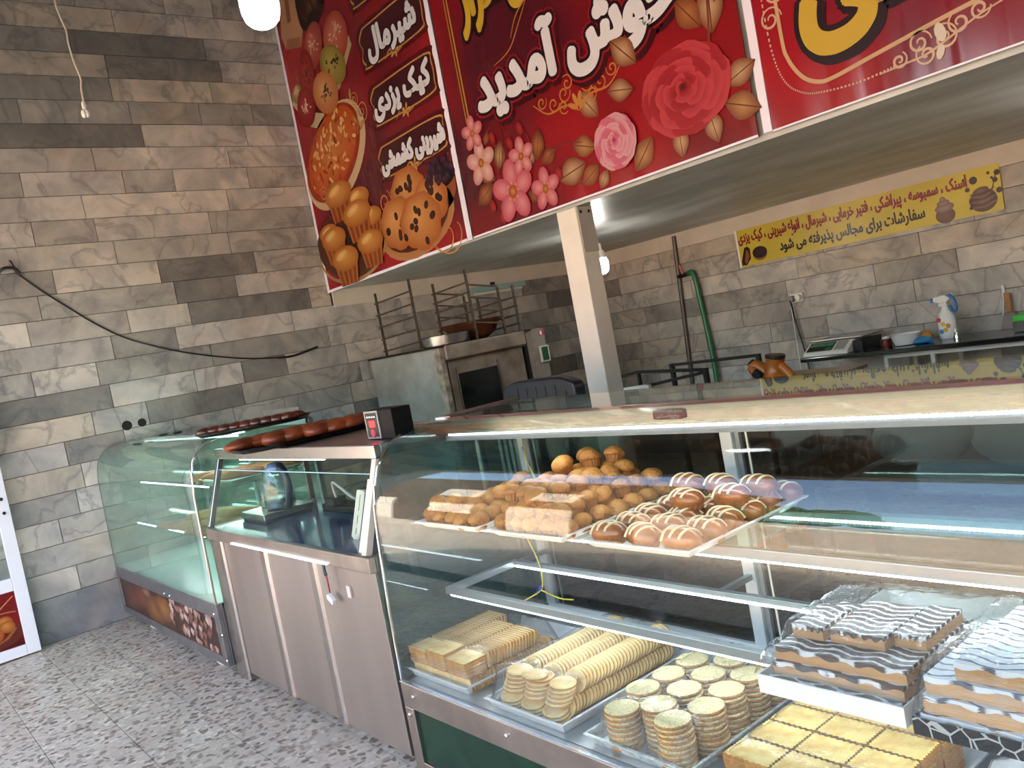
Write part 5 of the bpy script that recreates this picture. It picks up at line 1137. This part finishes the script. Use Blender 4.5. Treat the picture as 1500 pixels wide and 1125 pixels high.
# --- middle banner
bB_ = banner('middle red banner with white welcome lettering and roses', 2.30, 4.655, 2.296, 2.306, banner_mat('red_vinyl_middle', '#8c1018', '#6f0b15', '#450c19'), [[(2.30, 2.296), (4.655, 2.306), (4.655, 2.318), (2.30, 2.308)], [(4.688, 2.312), (4.735, 2.312), (4.735, 5.1), (4.688, 5.1)]])
P = Print(YP); P.stroke([(2.462, 3.05), (2.452, 5.1)], .012, '#c98a3a'); P.stroke([(2.492, 3.03), (2.482, 5.1)], .014, '#d9a04a'); P.build('gold_line', bB_)
P = Print(YP); text(P, 'خوش آمدید', 2.63, 4.33, 2.99, 3.40, '#f8f8ff', .022, outline=((.055, '#a01a22'), (.042, '#2a0d1c')), shadow=(.06, '#4a0a18', .02, -.03)); P.build('lettering', bB_)
P = Print(YP); text(P, 'به شیرینی سرای افراز', 2.62, 4.6, 3.56, 4.05, '#e3bb3c', .018, outline=((.045, '#2a0d14'),)); P.build('lettering', bB_)
P = Print(YP)
for fl, x0 in ((1, 3.52), (-1, 3.52)):
    for i, (dx, dz, s, ro) in enumerate(((.10, .05, .055, 3), (.20, .02, .05, 3.3), (.30, .06, .045, 2.8), (.12, -.02, .045, 4), (.06, .10, .05, 1))): swirl(P, x0+fl*dx, 2.88+dz, s, '#d68a3e', fl, .011, 1.3, ro if fl > 0 else PI-ro)
    P.stroke(cat([(x0, 2.80), (x0+fl*.1, 2.86), (x0+fl*.26, 2.86), (x0+fl*.38, 2.95)]), .012, '#d68a3e', .5)
for a in (.5, 1.2, 1.9, 2.6): P.disc(3.52+.05*math.cos(a), 2.80+.07*math.sin(a), .045, .016, a, '#d9924a', None, 10)
P.stroke(cat([(3.05, 3.40), (3.15, 3.52), (3.35, 3.60), (3.5, 3.58)]), .012, '#d68a3e', .6); P.stroke(cat([(2.85, 3.30), (3.02, 3.34), (3.15, 3.46), (3.3, 3.62)]), .010, '#d68a3e', .6)
P.build('gold_scrolls', bB_)
def leaf(P, x, z, a, s, c0='#d99a63', c1='#8c4a2a'):
    L = [(x+s*math.cos(a)*t-s*.32*math.sin(PI*t)*math.sin(a)*q, z+s*math.sin(a)*t+s*.32*math.sin(PI*t)*math.cos(a)*q) for q, ts in ((1, [i/8 for i in range(9)]), (-1, [1-i/8 for i in range(1, 8)])) for t in ts]
    n = len(L); P.raw([(x+s*.5*math.cos(a), z+s*.5*math.sin(a))]+L, [(0, i+1, (i+1) % n+1) for i in range(n)], [lin(c0)]+[lin(c1)]*n); P.stroke([(x, z), (x+s*math.cos(a), z+s*math.sin(a))], s*.03, '#6d351c')
def flower(x, z, s, c0='#f3b9b4', c1='#d0566a', k=5, lbl='printed_blossom'):
    P = Print(YP)
    for i in range(k): a = 2*PI*i/k+.3; P.disc(x+s*.55*math.cos(a), z+s*.55*math.sin(a), s*.5, s*.36, a, c0, c1, 16, off=(.1, 0))
    P.disc(x, z, s*.2, None, 0, '#e0a23a', '#a03a2a', 12)
    for i in range(8): a = 2*PI*i/8; P.disc(x+s*.28*math.cos(a), z+s*.28*math.sin(a), s*.04, None, 0, '#f0c060', None, 6)
    P.build(lbl, bB_)
P = Print(YP)
for x, z, a, s in ((2.70, 2.66, 1.2, .2), (2.66, 2.62, 2.6, .2), (2.62, 2.60, 3.6, .22), (2.98, 2.60, .9, .16), (3.08, 2.62, 1.2, .2), (3.12, 2.60, .3, .16), (2.95, 2.46, -.6, .13), (2.70, 2.48, -1.8, .12), (2.60, 2.86, .8, .1), (3.2, 2.42, 1.3, .1)): leaf(P, x, z, a, s, rnd.choice(['#c9854f', '#b06a3a', '#e0b184']), '#6d2a1c')
for pts in ([(2.75, 2.7), (2.8, 2.85), (2.78, 2.95)], [(3.0, 2.6), (3.05, 2.75), (3.0, 2.86)], [(3.1, 2.55), (3.3, 2.65), (3.5, 2.62)], [(2.6, 2.9), (2.7, 2.96)]): P.stroke(cat(pts), .01, '#8c2a22', .6)
for x, z in ((2.86, 2.80), (2.98, 2.86), (2.70, 2.88), (3.26, 2.50), (2.58, 2.46), (2.66, 2.36)): P.disc(x, z, .03, .045, .3, '#c93a34', '#8c1a1e', 12)
P.build('printed_leaves', bB_); YP -= .0045
flower(2.505, 2.97, .115); flower(2.54, 2.76, .15, '#f5d2c4', '#d98a8a'); flower(2.95, 2.69, .12); flower(2.81, 2.50, .2, '#f0a2a8', '#d04e66'); flower(3.12, 2.44, .13, '#f0a8a8', '#cf5064')
YP = 3.657
P = Print(YP)
for x, z, a, s in ((3.66, 2.72, 2.2, .22), (3.60, 2.56, 2.8, .2), (3.50, 2.50, 3.3, .26), (3.60, 2.46, 3.6, .18), (3.66, 2.42, 4.0, .13), (4.02, 2.50, 3.9, .22), (4.20, 2.50, 4.7, .17), (4.40, 2.52, 4.9, .18), (4.50, 2.52, -.4, .22), (4.52, 2.60, .3, .2), (4.0, 2.90, 2.3, .24), (3.95, 2.78, 2.9, .2), (4.50, 2.86, 1.5, .26), (4.44, 2.92, 2.2, .22), (4.54, 3.0, 1.2, .22), (4.46, 3.08, 2.3, .2), (4.58, 3.14, .9, .2), (4.45, 3.2, 1.9, .2)): leaf(P, x, z, a, s, rnd.choice(['#d9a26a', '#c9854f', '#e6bd92']), '#8c4a2a')
P.stroke(cat([(4.47, 2.8), (4.5, 3.0), (4.52, 3.3)]), .012, '#8c4a2a'); P.build('printed_leaves', bB_); YP -= .005
def rose(x, z, s, cols, lbl, kx, kz):
    P = Print(YP, .00016); rr = random.Random(int(x*50))
    rings = ((.86, 9, .46), (.68, 8, .44), (.50, 7, .38), (.34, 6, .30), (.20, 5, .22), (.09, 3, .14))
    for q, (r, k, w) in enumerate(rings):
        for i in range(k):
            a = 2*PI*(i+.5*(q % 2))/k+rr.uniform(-.12, .12); cx, cz = x+s*r*math.cos(a)*.72, z+s*r*math.sin(a)*.68+s*.05*(q/5)
            P.disc(cx, cz, s*w*.62, s*w, a, cols[1], cols[2 if (i+q) % 2 else 0], 18, f=lambda t, m=i: 1+.05*math.sin(5*t+m), off=(-.35*math.cos(a), -.35*math.sin(a)))
    P.disc(x, z+s*.06, s*.08, None, 0, cols[3], cols[1], 12); P.v = [(x+(a-x)*kx, b, z+(c-z)*kz) for a, b, c in P.v]; P.build(lbl, bB_)
rose(4.28, 2.66, .34, ('#d84a54', '#8f1722', '#b82a36', '#4d0a12'), 'printed_rose', .95, .78); YP -= .009
rose(3.76, 2.545, .19, ('#f2b4be', '#cc4a6c', '#e27a92', '#9c2c48'), 'printed_rose', .95, .95); YP = 3.657
# --- right banner
bC_ = banner('right red banner with big yellow lettering in a pale outline', 4.737, 7.4, 2.312, 2.316, banner_mat('red_vinyl_right', '#9b131e', '#7d0d1d', '#540e26'), [[(4.737, 2.306), (7.4, 2.310), (7.4, 2.318), (4.737, 2.314)]])
P = Print(YP); P.stroke(cat([(4.86, 3.2), (4.86, 2.72), (4.875, 2.60), (4.93, 2.50), (5.0, 2.452), (5.08, 2.445), (5.3, 2.475), (5.7, 2.525), (6.2, 2.56), (6.9, 2.56)], 8), .018, '#e2b98c'); P.build('outline_frame', bC_)
P = Print(YP); pts = cat([(4.79, 2.95), (4.80, 2.67), (4.84, 2.51), (4.92, 2.43), (5.02, 2.40), (5.19, 2.385), (5.35, 2.395)], 10)
for i in range(0, len(pts)-1): P.stroke([pts[i], tuple(Vector(pts[i]).lerp(Vector(pts[i+1]), .55))], .008, '#e6c3a8'); P.l -= .9
P.build('dotted_line', bC_)
P = Print(YP); text(P, 'پیراشکی', 4.98, 6.5, 2.52, 3.12, '#e3bd45', .026, outline=((.052, '#2a1220'),), shadow=(.052, '#2a1220', .015, -.02)); P.build('lettering', bC_)
P = Print(YP)
for x, z, s, fl, ro in ((5.46, 2.45, .05, 1, 0), (5.56, 2.435, .055, -1, 2), (5.48, 2.395, .045, 1, 2), (5.62, 2.47, .05, 1, 1), (5.37, 2.41, .035, -1, 1), (5.70, 2.49, .04, -1, 0), (4.82, 2.80, .06, 1, 0), (4.86, 2.92, .07, -1, 1)): swirl(P, x, z, s, '#e6c09c', fl, .012, 1.5, ro)
P.stroke(cat([(5.28, 2.385), (5.4, 2.39), (5.5, 2.40), (5.7, 2.47), (5.85, 2.5)]), .010, '#e6c09c', .5); P.disc(5.535, 2.385, .03, .016, 1.2, '#efe0cc', None, 10); P.disc(5.545, 2.46, .022, .04, .2, '#efe0cc', None, 10); P.build('pale_scrolls', bC_)
# --- yellow banner on the back wall
yb = thing('banner', 'yellow printed banner with red and black lettering on the back marble wall', 'banner', (3.3, 6.89, 1.81)); YQ = 6.8865
B().prism([(2.12, 1.808), (4.475, 1.822), (4.48, 2.165), (2.12, 2.15)], 6.887, 6.895, 'y').build('sheet', M('yellow_vinyl', '#c9b93c', .35, col2='#b9a531', scale=2), yb)
B().prism([(2.118, 1.80), (2.14, 1.80), (2.14, 2.155), (2.118, 2.155)], 6.8862, 6.8868, 'y').build('white_border', m_white, yb)
YS = YP
P = Print(YQ); text(P, 'اسنک ، سمبوسه ، پیراشکی ، فتیر خرمایی ، شیرمال ، انواع شیرینی ، کیک یزدی', 2.15, 4.24, 1.985, 2.125, '#a62a35', .0045, rise=.006); P.build('lettering', yb)
P = Print(YQ); text(P, 'سفارشات برای مجالس پذیرفته می شود', 2.58, 3.90, 1.845, 1.975, '#2f2b33', .004, rise=.004); P.build('lettering', yb)
P = Print(YQ); P.disc(4.055, 1.87, .075, .06, 0, '#8c6a5e', '#6f4d44'); P.disc(4.055, 1.93, .075, .035, .1, '#cdb0a8', '#96776c'); P.disc(4.05, 1.965, .05, .028, .1, '#c9aaa0', '#96776c'); P.disc(4.05, 1.995, .022, .02, 0, '#c9aaa0', '#96776c'); P.build('printed_cupcake', yb)
P = Print(YQ); P.disc(4.34, 1.92, .10, .085, 0, '#8c6658', '#573a30'); P.disc(4.33, 1.99, .06, .03, .2, '#9c7868', '#6b4a3c')
for i in range(6): P.stroke(cat([(4.25, 1.88+.02*i), (4.34, 1.87+.02*i), (4.43, 1.90+.02*i)]), .006, '#3f2a22' if i % 2 else '#a98878')
P.stroke([(4.40, 1.95), (4.46, 2.12)], .008, '#4a3028')
for x, z, r in ((4.29, 2.08, .03), (4.46, 2.10, .022), (4.44, 2.05, .02), (4.24, 2.02, .018), (4.25, 1.93, .012), (4.46, 1.97, .022), (4.25, 1.88, .014), (4.40, 2.11, .012), (4.22, 2.10, .01), (4.42, 2.07, .01)): P.disc(x, z, r, None, 0, '#3f2419', None, 10)
P.build('printed_chocolate_bowl', yb)
P = Print(YQ); P.poly([(2.15, 1.86), (2.15, 1.82), (2.20, 1.815), (2.255, 1.87), (2.26, 1.96), (2.235, 1.985), (2.20, 1.98)], '#1e1614'); P.poly([(2.185, 1.86), (2.185, 1.83), (2.21, 1.835), (2.245, 1.89), (2.235, 1.95), (2.215, 1.955)], '#b5683a'); P.build('printed_snack_box', yb)
P = Print(YQ); P.disc(2.36, 1.885, .075, .05, 0, '#c9a06a', '#a67c48'); P.disc(2.36, 1.91, .08, .055, 0, '#4a2f36', '#33202a'); P.build('printed_biscuit', yb)
# --- print on the door panel (faces +x) and the left case
def to_x(o, x, y0):      # turn a front-facing print so that it faces +x
    o.rotation_euler = (0, 0, PI/2); o.location = (x, y0, 0)
class PrintX(Print):
    def build(s, name, parent):
        s.v = [(s.y0+(s.y0-y)*1, x, z) for x, y, z in s.v]; off = wloc(parent); me = bpy.data.meshes.new(name); me.from_pydata([tuple(Vector(p)-off) for p in s.v], [], s.f)
        a = me.color_attributes.new('Col', 'FLOAT_COLOR', 'POINT'); a.data.foreach_set('color', [x for c in s.c for x in c]); me.materials.append(m_print)
        o = bpy.data.objects.new(name, me); COL.objects.link(o); o.parent = parent; return o
P = PrintX(.1183); P.poly([(-.41, .09), (.75, .09), (.75, .47), (-.41, .47)], '#8f1216'); P.poly([(-.41, .09), (.75, .09), (.75, .16), (-.41, .2)], '#5d0a10')
P.disc(.42, .19, .36, .11, 0, '#3a0f10', '#7a2f20')
for x, z, r in ((.50, .30, .05), (.57, .28, .055), (.66, .275, .05), (.40, .28, .06), (.30, .26, .06), (.45, .20, .065), (.57, .205, .075), (.67, .24, .05), (.33, .18, .07)): P.disc(x, z, r, r*.85, 0, '#f0a24c', '#b5541c', off=(-.2, .3))
P.stroke(cat([(.25, .13), (.45, .11), (.62, .14), (.72, .22)]), .02, '#b5653c'); P.stroke(cat([(.3, .10), (.5, .10), (.7, .16)]), .015, '#7a2f20')
P.stroke(cat([(.60, .33), (.66, .38), (.74, .44)]), .008, '#e0a06a'); P.stroke(cat([(.56, .32), (.65, .34), (.74, .33)]), .008, '#c98a5a')
P.disc(.47, .40, .15, .042, 0, '#3f130f', '#2a0c0a'); P.stroke([(.47+.15*math.cos(a*.262), .40+.042*math.sin(a*.262)) for a in range(24)], .008, '#c9973f', closed=True)
text(P, 'شی', .42, .57, .385, .43, '#e0b455', .006); P.stroke([(.5, .445), (.515, .46), (.53, .445), (.545, .46), (.56, .445)], .008, '#d9b06a'); P.build('printed_poster', d)
P = Print(1.4478, .00008)
P.poly([(.07, .115), (2.21, .115), (2.21, .33), (.07, .33)], '#3f1c12')
rr = random.Random(3)
for x, z, rx, rz, c0, c1 in ((.35, .22, .24, .1, '#7d4024', '#4d2012'), (.62, .25, .22, .09, '#8a4a26', '#552512'), (.9, .20, .24, .1, '#a06a34', '#6b3a18'), (1.12, .24, .2, .09, '#a8743a', '#70401c'), (.75, .30, .12, .04, '#a97c58', '#5d301a')): P.disc(x, z, rx, rz, 0, c0, c1)
for i in range(70):
    x = rr.uniform(1.25, 2.18); z = rr.uniform(.12, .325); a = rr.uniform(.8, 2.2); q = .05; P.poly([(x-.02, z), (x+.0, z+.025), (x+.05, z+.01), (x+.02, z-.03)], rr.choice(['#c9a79a', '#a97c6a', '#d9c3ba', '#7a4a38', '#8f6250', '#b9958a'])); P.l -= .6
P.build('printed_picture', c2)
# maker's plate lettering
P = Print(1.8873, .00005); text(P, 'بتشکر', 5.355, 5.415, 1.283, 1.292, '#cfcac4', .0006); text(P, 'یخچالسازی', 5.31, 5.40, 1.266, 1.279, '#cfcac4', .0006); P.build('lettering', pb)
